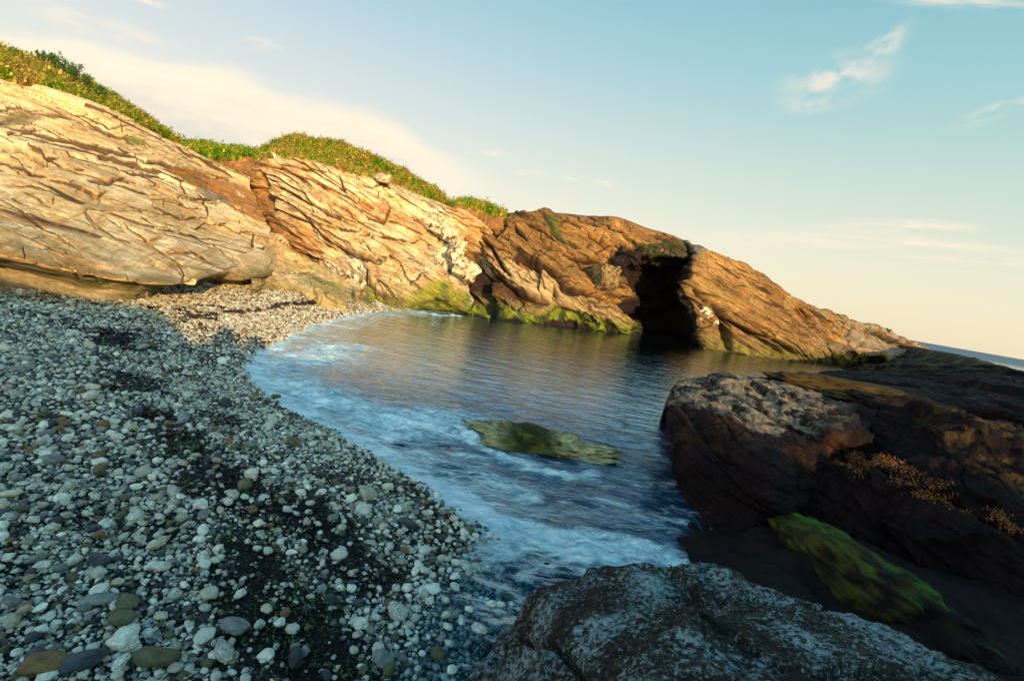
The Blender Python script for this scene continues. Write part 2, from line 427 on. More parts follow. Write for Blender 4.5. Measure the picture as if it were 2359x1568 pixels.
def lichen_mat():
    m_, N, out = newmat('lichen_crusted_rock')
    geo = N.n('ShaderNodeNewGeometry').outputs['Position']
    lay = N.mapping(geo, (1.0, 1.0, 0.85), (0.3, 0.2, 0.5))
    a = N.noise(lay, 48, 9, 0.78, 0.0); big = N.noise(geo, 3.2, 3, 0.5); fine = N.noise(geo, 130, 3, 0.6)
    q = N.math('ADD', a, N.math('MULTIPLY', N.math('SUBTRACT', big, 0.5), 0.5))
    q = N.math('ADD', q, N.math('MULTIPLY', N.math('SUBTRACT', fine, 0.5), 0.12))
    c = N.ramp(q, [(0.44, (0.012, 0.007, 0.006)), (0.50, (0.022, 0.018, 0.012)), (0.53, (0.05, 0.06, 0.048)), (0.57, (0.15, 0.20, 0.205)), (0.70, (0.24, 0.30, 0.33))])
    bp = N.n('ShaderNodeBump', ins={'Strength': 0.6, 'Distance': 0.015, 'Height': N.math('ADD', N.math('MULTIPLY', a, 0.8), N.math('MULTIPLY', fine, 0.25))})
    b = N.n('ShaderNodeBsdfPrincipled', ins={'Base Color': c, 'Roughness': 0.8, 'Specular IOR Level': 0.2, 'Normal': bp}); N.t.links.new(b.outputs[0], out.inputs[0]); return m_
MAT_LICHEN = lichen_mat()
def vcol_mat(name, rough=0.9, trans=0.0, spec=0.1):
    m_, N, out = newmat(name)
    col = N.n('ShaderNodeAttribute', attribute_name='Col').outputs['Color']
    b = N.n('ShaderNodeBsdfPrincipled', ins={'Base Color': col, 'Roughness': rough, 'Specular IOR Level': spec})
    if trans:
        tr = N.n('ShaderNodeBsdfTranslucent', ins={0: col}); mx = N.n('ShaderNodeMixShader', ins={0: trans})
        N.t.links.new(b.outputs[0], mx.inputs[1]); N.t.links.new(tr.outputs[0], mx.inputs[2]); N.t.links.new(mx.outputs[0], out.inputs[0])
    else: N.t.links.new(b.outputs[0], out.inputs[0])
    return m_
MAT_GRASS = vcol_mat('grass_blades', 0.7, 0.3)
MAT_WEED = vcol_mat('rockweed_fronds', 0.4, 0.15, 0.4)

# ------------------------------------------------------------------ shore: heights of the beach and sea bed
SHORE = np.array([atz(x, y, 0)[:2] for x, y in [
    (760, 2100), (850, 1600), (930, 1440), (1030, 1310), (1120, 1235), (1050, 1175), (980, 1120), (880, 1060), (760, 990), (650, 935), (590, 890), (560, 850),
    (575, 825), (640, 785), (720, 748), (800, 728), (880, 716), (935, 714)]] + [(-2.6, 17.5), (-2.6, 40)])
SHORE = np.concatenate([[[SHORE[0, 0]+0.1, -6]], SHORE])
def shore_d(X, Y):
    best = np.full(X.shape, 1e9); sg = np.ones(X.shape)
    for k in range(len(SHORE)-1):
        x0, y0 = SHORE[k]; x1, y1 = SHORE[k+1]; dx, dy = x1-x0, y1-y0; L2 = dx*dx+dy*dy+1e-9
        t = np.clip(((X-x0)*dx+(Y-y0)*dy)/L2, 0, 1); d = np.hypot(X-x0-t*dx, Y-y0-t*dy)
        u = d < best; best = np.where(u, d, best)
        sg = np.where(u, np.sign(dx*(Y-y0)-dy*(X-x0)), sg)
    return best*sg      # + on land (left of the line as it is walked)
def bed_z(X, Y):
    d = shore_d(X, Y)
    P = np.stack([X, Y, X*0], -1)
    n = fbm(P*0.9, 3)*0.03 + fbm(P*3, 2)*0.008
    land = 0.10*(1-np.exp(-np.maximum(d, 0)/1.2)) + (0.035+.035*sstep(Y, 8, 12))*np.maximum(d, 0)
    shal = np.exp(-((Y-1.8)/1.2)**2)      # a thin sheet of water near the foreground rock
    sea = -(0.10*(1-np.exp(-np.maximum(-d, 0)/(0.5+2.0*shal))) + (0.13-0.09*shal)*np.maximum(-d, 0))
    sea = np.maximum(sea, -1.5)
    return np.where(d > 0, land, sea) + n*sstep(np.abs(d), 0, 0.8)

def ground_mat():
    m_, N, out = newmat('beach_gravel')
    geo = N.n('ShaderNodeNewGeometry').outputs['Position']
    v = N.n('ShaderNodeTexVoronoi', ins={'Vector': geo, 'Scale': 60.0}); dist = v.outputs['Distance']; vc = v.outputs['Color']
    big = N.noise(geo, 1.3, 4, 0.6)
    sel = N.n('ShaderNodeSeparateColor', ins={0: vc}).outputs[0]
    pc = N.ramp(sel, [(0.0, (0.006, 0.005, 0.004)), (0.45, (0.012, 0.011, 0.009)), (0.7, (0.035, 0.03, 0.024)), (0.88, (0.16, 0.14, 0.11)), (1.0, (0.4, 0.37, 0.3))])
    att = N.n('ShaderNodeAttribute', attribute_name='weed').outputs['Fac']
    dk = N.mix(att, pc, (0.006, 0.005, 0.004, 1))
    bp = N.n('ShaderNodeBump', ins={'Strength': 1.0, 'Distance': 0.01, 'Height': N.math('SUBTRACT', 1.0, dist)})
    b = N.n('ShaderNodeBsdfPrincipled', ins={'Base Color': dk, 'Roughness': 0.7, 'Normal': bp, 'Specular IOR Level': 0.15}); N.t.links.new(b.outputs[0], out.inputs[0]); return m_
WEEDLINES = [([(330, 690), (420, 730), (500, 730)], 10), ([(250, 800), (360, 960), (430, 1030), (480, 1120), (600, 1160), (700, 1180), (760, 1250)], 55),
             ([(440, 1120), (560, 1180), (650, 1150)], 30), ([(520, 1240), (600, 1300)], 30), ([(600, 1380), (700, 1480), (760, 1600)], 130), ([(760, 1250), (860, 1350), (900, 1330)], 45), ([(380, 1000), (500, 960)], 30)]
def weed_mask(P):
    px, py, _ = proj(P)
    w = np.stack([P[..., 0], P[..., 1], P[..., 0]*0], -1)
    jx = px+fbm(w*2.2, 3)*50; jy = py+fbm(w*2.2+9, 3)*35
    mk = np.zeros(px.shape)
    for poly, r in WEEDLINES:
        d, _, _ = dseg(jx, jy, poly); mk = np.maximum(mk, sstep(r-d, -r*.35, r*.45))
    mk = mk*sstep(fbm(w*1.3+4, 3)+.35*sstep(py, 1050, 1350), -.30, .10)
    return np.clip(mk*(P[..., 1] > 0.3), 0, 1)

def build_beach():
    # rows spaced with distance so that near ground is finely modelled
    ys = np.concatenate([np.linspace(-8, 0.6, 30), 0.6+np.cumsum(np.linspace(0.012, 0.07, 560))]); ys = ys[ys < 24]
    xs = np.linspace(-1, 1, 520); xs = np.sign(xs)*np.abs(xs)**1.4
    Y = ys[:, None]*np.ones((1, len(xs))); X = xs[None, :]*(7+0.75*np.maximum(ys, 0)[:, None]) - 1.0
    Z = bed_z(X, Y)
    P = np.stack([X, Y, Z], -1)
    P[..., 2] += fbm(P*14, 2)*0.004
    o = mesh_np('beach', P.reshape(-1, 3), grid_faces(len(ys), len(xs)), ground_mat(), attrs={'weed': weed_mask(P).ravel()})
    tag(o, 'gravel and sand of the cove beach running down under the water', kind='structure')
build_beach()

# ------------------------------------------------------------------ sea
FOAM = [  # surveyed streaks of foam: polyline, half width (m), strength
    ([(1180, 1262), (1080, 1185), (980, 1120), (880, 1060), (760, 985), (660, 925), (600, 880), (568, 845), (590, 810), (650, 778), (740, 742), (850, 718)], 0.30, 0.95),
    ([(600, 860), (700, 900), (800, 950), (900, 990), (1020, 970)], 0.75, 0.80),
    ([(620, 850), (700, 830), (780, 800)], 0.9, 0.66),
    ([(880, 980), (960, 985), (1040, 975)], 0.20, 0.85),
    ([(1010, 965), (1040, 978)], 0.10, 0.8),
    ([(1040, 990), (1100, 1035), (1180, 1062), (1290, 1100), (1380, 1100)], 0.13, 0.85),
    ([(860, 1060), (1000, 1120), (1130, 1200), (1250, 1240), (1350, 1260)], 0.26, 1.0),
    ([(1180, 1235), (1260, 1270), (1340, 1290), (1450, 1290), (1560, 1300)], 0.20, 1.0),
    ([(1130, 1200), (1250, 1220), (1400, 1250), (1560, 1280)], 0.16, 0.75),
    ([(900, 1040), (1050, 1080), (1200, 1130)], 0.34, 0.62),
    ([(1380, 1150), (1480, 1190), (1560, 1200)], 0.10, 0.5), ([(1480, 1120), (1560, 1110)], 0.12, 0.45), ([(1500, 1200), (1600, 1240)], 0.1, 0.5),
    ([(1230, 1070), (1300, 1095), (1390, 1090)], 0.10, 0.5),
    ([(1230, 1350), (1330, 1310)], 0.10, 0.5), ([(940, 716), (1010, 727), (1060, 728)], 0.14, 0.8),
]
def water_mat():
    m_, N, out = newmat('sea_water')
    geo = N.n('ShaderNodeNewGeometry').outputs['Position']
    dep = N.n('ShaderNodeAttribute', attribute_name='depth').outputs['Fac']
    fo = N.n('ShaderNodeAttribute', attribute_name='foam').outputs['Fac']
    calm = N.n('ShaderNodeAttribute', attribute_name='calm').outputs['Fac']
    st = N.mapping(geo, (0.75, 2.4, 1), (0, 0, R(-14)))
    n1 = N.noise(st, 3.4, 3, 0.5, 0.6); far = N.n('ShaderNodeAttribute', attribute_name='far').outputs['Fac']; n2 = N.noise(st, 12, 5, 0.65, 0.8); n3 = N.noise(geo, 1.1, 3, 0.5)
    h = N.math('ADD', N.math('MULTIPLY', n1, 0.7), N.math('MULTIPLY', n2, 0.10))
    bp = N.n('ShaderNodeBump', ins={'Strength': N.math('MULTIPLY', N.mr(calm, 0, 1, 1.0, 0.42, 'LINEAR'), N.mr(dep, .02, .14, .12, 1.0)), 'Distance': 0.08, 'Height': h})
    body = N.mix(N.math('MULTIPLY', N.mr(dep, 0.1, 0.9), calm), (0.005, 0.034, 0.075, 1), (0.0025, 0.006, 0.006, 1))
    body = N.mix(1.0, body, N.ramp(n1, [(0.35, (0.35, 0.35, 0.4)), (0.62, (1.5, 1.5, 1.45))]), 'MULTIPLY')
    body = N.mix(far, body, (0.015, 0.09, 0.17, 1))
    dif = N.n('ShaderNodeBsdfDiffuse', ins={0: body})
    tr = N.n('ShaderNodeBsdfTransparent', ins={0: (0.62, 0.80, 0.88, 1)})
    under = N.n('ShaderNodeMixShader', ins={0: N.mr(dep, 0.0, 0.20, 0.12, 1.0)})
    N.t.links.new(tr.outputs[0], under.inputs[1]); N.t.links.new(dif.outputs[0], under.inputs[2])
    gl = N.n('ShaderNodeBsdfGlossy', ins={0: (0.74, 0.86, 0.95, 1), 1: 0.02, 'Normal': bp})
    fr = N.math('MULTIPLY', N.n('ShaderNodeFresnel', ins={0: N.mr(calm, 0, 1, 1.16, 1.25), 'Normal': bp}).outputs[0], N.math('MULTIPLY', N.mr(far, 0, 1, 1.0, .25), N.mr(calm, 0, 1, .34, .78)))
    w = N.n('ShaderNodeMixShader', ins={0: fr}); N.t.links.new(under.outputs[0], w.inputs[1]); N.t.links.new(gl.outputs[0], w.inputs[2])
    # foam, drawn out into streaks by the backwash
    s1 = N.noise(N.mapping(geo, (1.6, 5.5, 1), (0, 0, R(-24))), 2.6, 9, 0.68, 1.2)
    s2 = N.noise(N.mapping(geo, (1, 1.6, 1), (0, 0, R(-24))), 2.0, 4, 0.6, 0.6)
    s3 = N.noise(N.mapping(geo, (1, 3.0, 1), (0, 0, R(30))), 22, 6, 0.7, 0.8)
    q = N.math('ADD', N.math('MULTIPLY', s1, 0.55), N.math('ADD', N.math('MULTIPLY', s2, 0.3), N.math('MULTIPLY', s3, 0.15)))
    thr = N.math('SUBTRACT', 0.74, N.math('MULTIPLY', fo, 0.42))
    fm = N.mr(N.math('SUBTRACT', q, thr), -0.12, 0.14)
    fm = N.math('MULTIPLY', fm, N.mr(fo, 0.02, 0.35))
    fm = N.math('MULTIPLY', fm, 0.90)
    fbp = N.n('ShaderNodeBump', ins={'Strength': 0.8, 'Distance': 0.06, 'Height': N.math('ADD', s1, N.math('MULTIPLY', s3, 0.35))})
    fc = N.mix(N.mr(q, 0.35, 0.65), (0.24, 0.46, 0.56, 1), (0.88, 0.97, 0.98, 1))
    fd = N.n('ShaderNodeBsdfDiffuse', ins={0: fc, 'Normal': fbp})
    mx = N.n('ShaderNodeMixShader', ins={0: fm}); N.t.links.new(w.outputs[0], mx.inputs[1]); N.t.links.new(fd.outputs[0], mx.inputs[2])
    N.t.links.new(mx.outputs[0], out.inputs[0]); return m_
def build_sea():
    ys = np.concatenate([np.linspace(-4, 0.9, 8), 0.9*np.exp(np.linspace(0.01, math.log(40/0.9), 760)), 40*np.exp(np.linspace(0.05, math.log(9000/40), 70))])
    ts = np.concatenate([np.linspace(-3, -0.95, 12), np.linspace(-0.9, 1.0, 620), np.linspace(1.05, 4, 14)])
    Yf = np.maximum(np.abs(ys), 0.9)
    Y = ys[:, None]*np.ones((1, len(ts))); X = ts[None]*Yf[:, None]
    d = shore_d(X, Y); bz = bed_z(X, Y)
    P0 = np.stack([X, Y, X*0], -1)
    foam = np.zeros(X.shape)
    J = P0[..., :2] + np.stack([fbm(P0*1.5, 3), fbm(P0*1.5+20, 3)], -1)*0.10
    near = (Y < 22) & (Y > 0.5)
    for poly, hw, stg in FOAM:
        pl = [tuple(atz(x, y, 0)[:2]) for x, y in poly]
        dd, _, _ = dseg(J[..., 0], J[..., 1], pl)
        foam = np.maximum(foam, stg*np.exp(-(dd/hw)**2))
    chop = np.exp(-((np.maximum(Y, 3.5)-3.5)/3.0)**2)
    foam = np.maximum(foam, .58*np.exp(-(np.maximum(-d, 0)/1.2)**2)*sstep(Y, 2.2, 3.0))
    foam = np.maximum(foam, .30*chop*sstep(Y, 2.0, 3.0))
    foam *= near
    foam *= sstep(-d+0.10*fbm(P0*3, 2), -0.30, 0.02)
    # waves: chop near the beach, small ripples in the calm of the cove
    chop = np.exp(-((np.maximum(Y, 3.5)-3.5)/3.0)**2)
    ca, sa = math.cos(R(-18)), math.sin(R(-18))
    Q = np.stack([(X*ca+Y*sa)*0.8, (-X*sa+Y*ca)*2.0, X*0], -1)
    z = fbm(Q*1.5, 3, 0.42)*(0.007+0.018*chop) + ridged(Q*3.2, 3)*(0.0008+0.004*chop)
    z = z*np.where(Y < 60, 1, 1+np.minimum(Y/400, 3))
    z += foam*(0.03+0.07*fbm(Q*2.2, 5, 0.62))*sstep(foam, 0.2, 0.9)
    z *= sstep(-d, -0.05, 0.5)*0.9+0.1
    z += 0.0
    P = np.stack([X, Y, z], -1)
    o = mesh_np('sea', P.reshape(-1, 3), grid_faces(len(ys), len(ts)), water_mat(),
                attrs={'depth': np.clip(-bz, 0, 3).ravel(), 'foam': foam.ravel(), 'calm': (1-chop).ravel(), 'far': sstep(Y, 45, 160).ravel()})
    tag(o, 'dark green sea water of the cove with foam along its edge', kind='structure')
build_sea()

# ------------------------------------------------------------------ colours of the cliffs
CREAM = np.array([0.565, 0.38, 0.175]); PALE = np.array([0.67, 0.495, 0.285]); TAN = np.array([0.40, 0.205, 0.055])
RUST = np.array([0.33, 0.135, 0.027]); BROWN = np.array([0.16, 0.08, 0.03]); OCHRE = np.array([0.21, 0.112, 0.033])
ALGAE = np.array([0.17, 0.20, 0.015]); DGREEN = np.array([0.035, 0.06, 0.012]); GREY = np.array([0.20, 0.18, 0.155]); BLACK = np.array([0.014, 0.007, 0.007])
OLIVE = np.array([0.22, 0.19, 0.06])
def colour_cliff(s, base=CREAM, alt=PALE, tan=TAN, rustiness=0.5, seed=0, gcol=np.array([.055, .025, .009]), gamt=0.92):
    n = fbm(s.B*0.8, 4, seed=seed); n2 = fbm(s.B*np.array([2, 2, 7.]), 3, seed=seed+2)
    c = lerp(np.ones_like(s.C)*base, alt, sstep(n, -0.3, 0.5))
    c = lerp(c, tan, 0.8*sstep(n2+0.8*(s.bed2-0.5), 0.25, 0.7)*rustiness)
    c = lerp(c, RUST, sstep(s.bed3+0.5*n2+0.25*n, 0.85, 1.15)*rustiness*0.9)
    if hasattr(s, 'bedc'): c = c*(1+.30*s.bedc)[..., None]
    c = lerp(c, gcol, sstep(s.groove, .20, .75)*gamt)
    s.C = c
def tide(s, z0=0.15, z1=0.55, amt=1.0, yel=0.5):
    z = s.B[..., 2] + 0.12*fbm(s.B*1.6, 3, seed=4)
    s.C = lerp(s.C, OLIVE, amt*0.7*sstep(z, z1+0.35, z1))
    n = fbm(s.B*2.2, 3, seed=9)
    g = lerp(np.ones_like(s.C)*ALGAE, DGREEN, sstep(n, -0.2, 0.4))
    s.C = lerp(s.C, g, amt*sstep(z, z1, z0))
    s.C = lerp(s.C, BLACK*1.5, sstep(s.B[..., 2]+0.05*n, 0.08, -0.02))

# ------------------------------------------------------------------ left outcrop
def build_left():
    rows = [
     [(-260, 95, 12.8), (0, 180, 13.4), (120, 205, 14), (270, 262, 15), (375, 318, 16.2), (480, 372, 17.2), (575, 412, 18.2)],
     [(-260, 225, 12), (0, 285, 12.2), (140, 312, 12.7), (300, 352, 13.5), (420, 392, 14.6), (500, 430, 15.8), (590, 470, 17)],
     [(-260, 325, 9.9), (0, 385, 10.2), (150, 402, 10.6), (300, 428, 11.6), (430, 462, 13.0), (520, 495, 14.2), (612, 505, 15.6)],
     [(-260, 420, 7.6), (0, 478, 8.0), (180, 505, 8.7), (330, 535, 9.6), (430, 555, 10.8), (520, 555, 12.5), (625, 528, 14.8)],
     [(-260, 500, 6.2), (0, 548, 6.5), (180, 592, 7.2), (320, 622, 7.8), (430, 625, 8.6), (500, 600, 10.4), (600, 580, 13.6)],
     [(-260, 538, 5.75), (0, 583, 6.05), (180, 626, 6.75), (320, 648, 7.4), (425, 655, 8.1), (488, 634, 9.0), (590, 610, 13.4)],
     [(-260, 552, 6.0), (0, 596, 6.3), (180, 634, 7.0), (315, 654, 7.7), (405, 656, 8.5), (470, 640, 9.9), (590, 630, 13.3)],
     [(-260, 580, 6.4), (0, 615, 6.9), (160, 655, 7.3), (290, 676, 7.7), (350, 676, 8.3), (420, 650, 10.2), (590, 650, 13.2)],
     [(-260, 610, 6.4), (0, 640, 6.9), (150, 680, 7.2), (280, 696, 7.5), (340, 690, 8.2), (410, 662, 10.2), (590, 662, 13.2)],
    ]
    s = Sheet(rows, 760, 560, drop=-0.3, back=(1.0, 1.2))
    s.strata(R(11), [(0.55, 0.06, 0.02), (0.20, 0.022, 0.008), (0.07, 0.005, 0.003)], lat=4.5, warp=0.18, tilt=0.12, soft=0.06, seed=1)
    upm = 1-.8*s.reg(c1([(-700, 960), (300, 960), (550, 1030), (760, 1080), (1000, 1220), (1380, 1260), (1380, 1500), (-700, 1500)]), 20)
    s.blocks(R(11), (2.4, 1.6, .32), .06, .10, .03, 1, upm, pres=.35); s.blocks(R(14), (.6, .5, .13), .014, .035, .010, 2, upm, dark=.5, pres=.3); s.blocks(R(17), (2.6, 2.0, .5), .03, .05, .02, 3, 1-.6*upm, pres=.4)
    s.D *= np.clip(1-.45*s.reg(c1([(-700, 880), (300, 900), (550, 980), (760, 1050), (1000, 1180), (1380, 1200), (1380, 1500), (-700, 1500)]), 12), 0, 1)
    s.fine(45, lambda x, y: 12+10*min(max((y-300)/250, 0), 1), (0, 190, 620, 520), 5, w=1.2, depth=.05)
    s.fine(26, 22, (0, 430, 600, 640), 6, w=1.4, depth=.03, step=.01)
    K = [
     ([(0, 645), (120, 665), (300, 705), (450, 745), (640, 790), (740, 815)], 4.5, .30, .16, 30),
     ([(-60, 660), (60, 612), (200, 588), (360, 600)], 6, .22, .10, 16),
     ([(-100, 560), (0, 560), (100, 575), (220, 570)], 3, .12, .08, 16),
     ([(20, 690), (120, 700), (210, 715), (300, 735), (400, 760), (520, 780), (700, 830), (860, 890), (1000, 940), (1150, 985)], 3, .16, .10, 20),
     ([(-60, 815), (80, 845), (150, 870), (240, 895)], 4.5, .25, .12, 20),
     ([(150, 850), (240, 815), (330, 800)], 2, .10, 0, 20), ([(380, 862), (430, 865)], 2, .1, .05, 10),
     ([(450, 912), (560, 925), (650, 885)], 4.5, .20, .12, 14), ([(220, 800), (300, 808)], 3, .12, .1, 10),
     ([(350, 935), (380, 915)], 2, .1, 0, 10), ([(240, 905), (400, 940), (500, 990), (550, 965)], 2.6, .18, .14, 16),
     ([(120, 975), (200, 1020), (260, 1060)], 3, .10, .05, 12),
     ([(430, 1060), (520, 1160), (600, 1215), (680, 1240)], 2.2, .12, .05, 20),
     ([(640, 1140), (740, 1220), (800, 1270), (900, 1330), (940, 1360)], 2.5, .15, .06, 20),
     ([(0, 1020), (170, 1130), (280, 1200), (400, 1290)], 2.5, .10, .05, 25),
     ([(720, 820), (830, 828), (900, 858), (1000, 885)], 5, .45, .15, 12),
     ([(370, 570), (480, 640), (560, 680), (640, 700), (700, 740)], 2.5, .14, .12, 16), ([(580, 740), (640, 780), (760, 790)], 3, .2, 0, 16),
     ([(280, 540), (420, 590), (560, 660), (660, 640), (760, 700)], 2, .12, .05, 16), ([(620, 620), (630, 680)], 2, .1, 0, 10),
     ([(880, 860), (1000, 930), (1150, 990), (1190, 1040)], 4.5, .35, .1, 12), ([(900, 910), (1020, 950)], 4, .3, .0, 12),
     ([(620, 855), (760, 885), (860, 902)], 2.5, .14, .1, 12), ([(700, 870), (820, 890)], 2, .1, 0, 10),
     ([(920, 920), (960, 990), (890, 1000)], 2.5, .14, .08, 12), ([(1010, 985), (1070, 1040), (1080, 1090)], 2.5, .14, .05, 12),
     ([(780, 1040), (860, 1085), (950, 1120), (1080, 1095)], 2.2, .12, .10, 20), ([(940, 1080), (950, 1150)], 2, .1, 0, 10),
     ([(1080, 1140), (1190, 1165)], 2, .10, 0, 10), ([(1300, 1190), (1285, 1275), (1220, 1265)], 3, .18, .1, 12),
     ([(300, 770), (560, 830), (620, 860)], 1.8, .08, .05, 12), ([(700, 1150), (900, 1200), (1060, 1240)], 1.8, .07, .0, 12),
     ([(0, 1170), (160, 1230), (300, 1300), (420, 1330)], 1.8, .05, 0, 12), ([(500, 1040), (520, 1000), (440, 980)], 1.5, .05, 0, 12),
     ([(900, 1320), (945, 1400), (930, 1440)], 2.4, .14, 0.0, 10), ([(1060, 1235), (1180, 1320), (1230, 1400)], 2, .08, 0, 10),
     ([(850, 1290), (980, 1300), (1080, 1350)], 2, .1, .05, 12), ([(0, 940), (200, 950), (350, 1000)], 1.5, .06, .04, 12),
     ([(560, 1000), (700, 1060), (800, 1130)], 1.4, .05, 0, 12), ([(830, 860), (1040, 900), (1200, 910)], 2, .12, .1, 10), ([(990, 1010), (1180, 1020)], 3, .2, .1, 10),
     ([(960, 790), (1100, 850), (1220, 900)], 2, .12, .1, 10), ([(900, 750), (980, 800)], 2, .12, .1, 10),
    ]
    for p, w, d, st, rg in K: s.crack(c1(p), w*.85, d*.28, st*.55, rg)
    # smooth the lower slab, undulate the lip
    sl = s.reg(c1([(-700, 900), (300, 900), (550, 980), (760, 1050), (1000, 1180), (1380, 1200), (1380, 1500), (-700, 1500)]), 12)
    s.D += sl*(0.05*fbm(s.B*np.array([.6, .6, 1.0]), 3, seed=12) ) + 0.008*fbm(s.B*2.5, 3, seed=13)
    colour_cliff(s, CREAM*1.06, PALE*1.08, TAN*1.1, 0.38, seed=3)
    # warm brown streaks on the slab, brown-green lip with shading painted in, greenish undercut
    st = fbm(np.stack([s.px/90+s.py/60, s.py/120, s.px*0], -1)*3.0, 3, seed=6)
    s.C = lerp(s.C, TAN, sl*0.7*sstep(st, 0.05, 0.7))
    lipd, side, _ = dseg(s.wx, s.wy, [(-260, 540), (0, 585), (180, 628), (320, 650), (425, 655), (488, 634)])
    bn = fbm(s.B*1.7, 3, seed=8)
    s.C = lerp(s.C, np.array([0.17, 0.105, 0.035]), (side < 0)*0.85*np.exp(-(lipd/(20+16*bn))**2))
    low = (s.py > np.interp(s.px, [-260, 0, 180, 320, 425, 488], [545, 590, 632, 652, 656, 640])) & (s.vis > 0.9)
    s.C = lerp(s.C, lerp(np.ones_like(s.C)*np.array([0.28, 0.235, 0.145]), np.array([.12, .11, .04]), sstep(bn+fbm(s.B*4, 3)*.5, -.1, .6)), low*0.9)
    gn = fbm(s.B*2.6, 3, seed=21)
    gr = low*sstep(gn, -0.1, 0.35)*np.exp(-((s.px-300)/130)**2)*np.exp(-((lipd-6)/14)**2)
    s.C = lerp(s.C, np.array([0.13, 0.15, 0.02]), gr)
    # brown earthy hollow at the right, between this rock and the next cliff
    e = s.reg(c1([(850, 850), (1000, 860), (1100, 900), (1250, 940), (1330, 1000), (1400, 1160), (1180, 1050), (1000, 950)]), 8)
    s.C = lerp(s.C, RUST*0.9, e*0.85)
    g2 = s.reg(c1([(640, 690), (740, 720), (760, 750), (680, 730)]), 4); s.C = lerp(s.C, np.array([.09, .12, .02]), g2*.8)
    g3 = s.reg(c1([(830, 850), (1000, 900), (1060, 940), (900, 890)]), 5); s.C = lerp(s.C, np.array([.10, .08, .02]), g3*.8)
    gk = s.reg(c1([(1000, 970), (1060, 950), (1180, 1020), (1180, 1050), (1040, 1000)]), 4); s.C = lerp(s.C, GREY*.8, gk*.8)
    gb = s.reg(c1([(0, 600), (120, 575), (330, 590), (100, 650), (0, 655)]), 4); s.C = lerp(s.C, np.array([.16, .12, .06]), gb*.8)  # shaded patch at the upper left painted brown into the rock
    # old brown run-off stains that cross the slab, and paler scoured patches
    for p, a_ in [([(0, 1010), (60, 1060), (200, 1170), (330, 1280), (420, 1330), (380, 1340), (240, 1240), (100, 1130)], .55), ([(110, 970), (140, 975), (260, 1050), (250, 1065)], .7),
                  ([(430, 1060), (560, 1190), (690, 1250), (760, 1300), (640, 1260), (500, 1170)], .5), ([(640, 1140), (800, 1260), (800, 1290), (700, 1210)], .5), ([(150, 1180), (300, 1300), (480, 1380), (300, 1350)], .5),
                  ([(780, 1030), (860, 1000), (960, 1060), (1080, 1090), (1060, 1150), (940, 1120)], .45), ([(250, 820), (420, 830), (480, 900), (300, 880)], .35), ([(470, 905), (640, 900), (540, 940)], .7)]:
        w_ = s.reg(c1(p), 6)*a_*sstep(fbm(s.B*5, 4, .6, seed=70), -.5, .2); s.C = lerp(s.C, np.array([.27, .155, .05]), w_)
    s.C *= (1+.16*sl*fbm(s.B*np.array([1.2, 1.2, 3.]), 4, .6, seed=81))[..., None]
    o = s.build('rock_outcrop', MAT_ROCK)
    tag(o, 'broad cream rock slabs rising from the pebbles at the left, below the grassy slope', 'rock')
    # second lobe with its own undercut
    rows = [
     [(400, 520, 13.5), (480, 545, 13.7), (560, 548, 14), (622, 560, 14.4), (640, 600, 15)],
     [(440, 575, 11.5), (500, 575, 11.6), (560, 585, 12), (605, 600, 12.4), (640, 620, 13.6)],
     [(455, 620, 10.6), (500, 618, 10.4), (560, 622, 10.8), (607, 626, 11.4), (630, 632, 12.8)],
     [(462, 636, 10.6), (500, 640, 10.3), (560, 645, 10.7), (612, 636, 11.3), (628, 637, 12.8)],
     [(470, 645, 11.0), (500, 648, 10.7), (555, 652, 11.0), (600, 646, 11.7), (618, 643, 12.8)],
     [(475, 650, 11.6), (500, 655, 11.2), (545, 660, 11.3), (575, 656, 12.0), (600, 650, 12.8)],
    ]
    s = Sheet(rows, 200, 150, drop=-0.2, back=(1.2, .3))
    s.strata(R(14), [(0.5, 0.05, 0.05), (0.2, 0.02, 0.02), (0.07, 0.008, 0.01)], lat=3, seed=5)
    s.crack([(505, 560), (540, 585), (570, 615)], 2.5, .15); s.crack([(470, 560), (530, 600)], 2, .08)
    colour_cliff(s, CREAM, PALE, TAN, 0.4, seed=8)
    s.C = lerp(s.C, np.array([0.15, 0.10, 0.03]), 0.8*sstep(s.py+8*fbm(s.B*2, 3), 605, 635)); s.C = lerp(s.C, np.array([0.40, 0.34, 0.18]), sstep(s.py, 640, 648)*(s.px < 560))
    o = s.build('overhanging_boulder', MAT_ROCK)
    tag(o, 'rounded overhanging rock lobe tapering to a point above the sunlit pebbles', 'rock')
build_left()

# ------------------------------------------------------------------ central cliff
def lumps(name, spots, mat, parent, rmin, rmax, n, spread, seed, flat=0.45, sub=3):
    """a crust of knobbly blocks set into the rock: spots are (px,py,Y)"""
    rg = np.random.default_rng(seed); V0, F0_ = ICO[sub]
    Vs, Fs, off = [], [], 0
    P = np.array([pt(c) for c in spots])
    for k in range(n):
        t = rg.random()*(len(P)-1); i = min(int(t), len(P)-2); c = P[i]*(1-(t-i))+P[i+1]*(t-i)
        c = c + rg.normal(size=3)*np.array([spread, 0.06, spread])+np.array([0, .10+.3*rmax, 0])
        r = rmin+(rmax-rmin)*rg.random()**2
        sc = r*np.array([1, flat, 1])*(0.7+0.6*rg.random(3))
        v = np.sign(V0)*np.abs(V0)**.7*(1+0.35*perlin(V0*1.1+k*3.1)[:, None]+0.18*perlin(V0*2.6+k)[:, None]+0.07*perlin(V0*6+k)[:, None])
        q = rg.normal(size=(3, 3)); q, _ = np.linalg.qr(q)
        Vs.append((v@q)*sc+c); Fs.append(F0_+off); off += len(v)
    return mesh_np(name, np.concatenate(Vs), np.concatenate(Fs), mat, parent=parent)
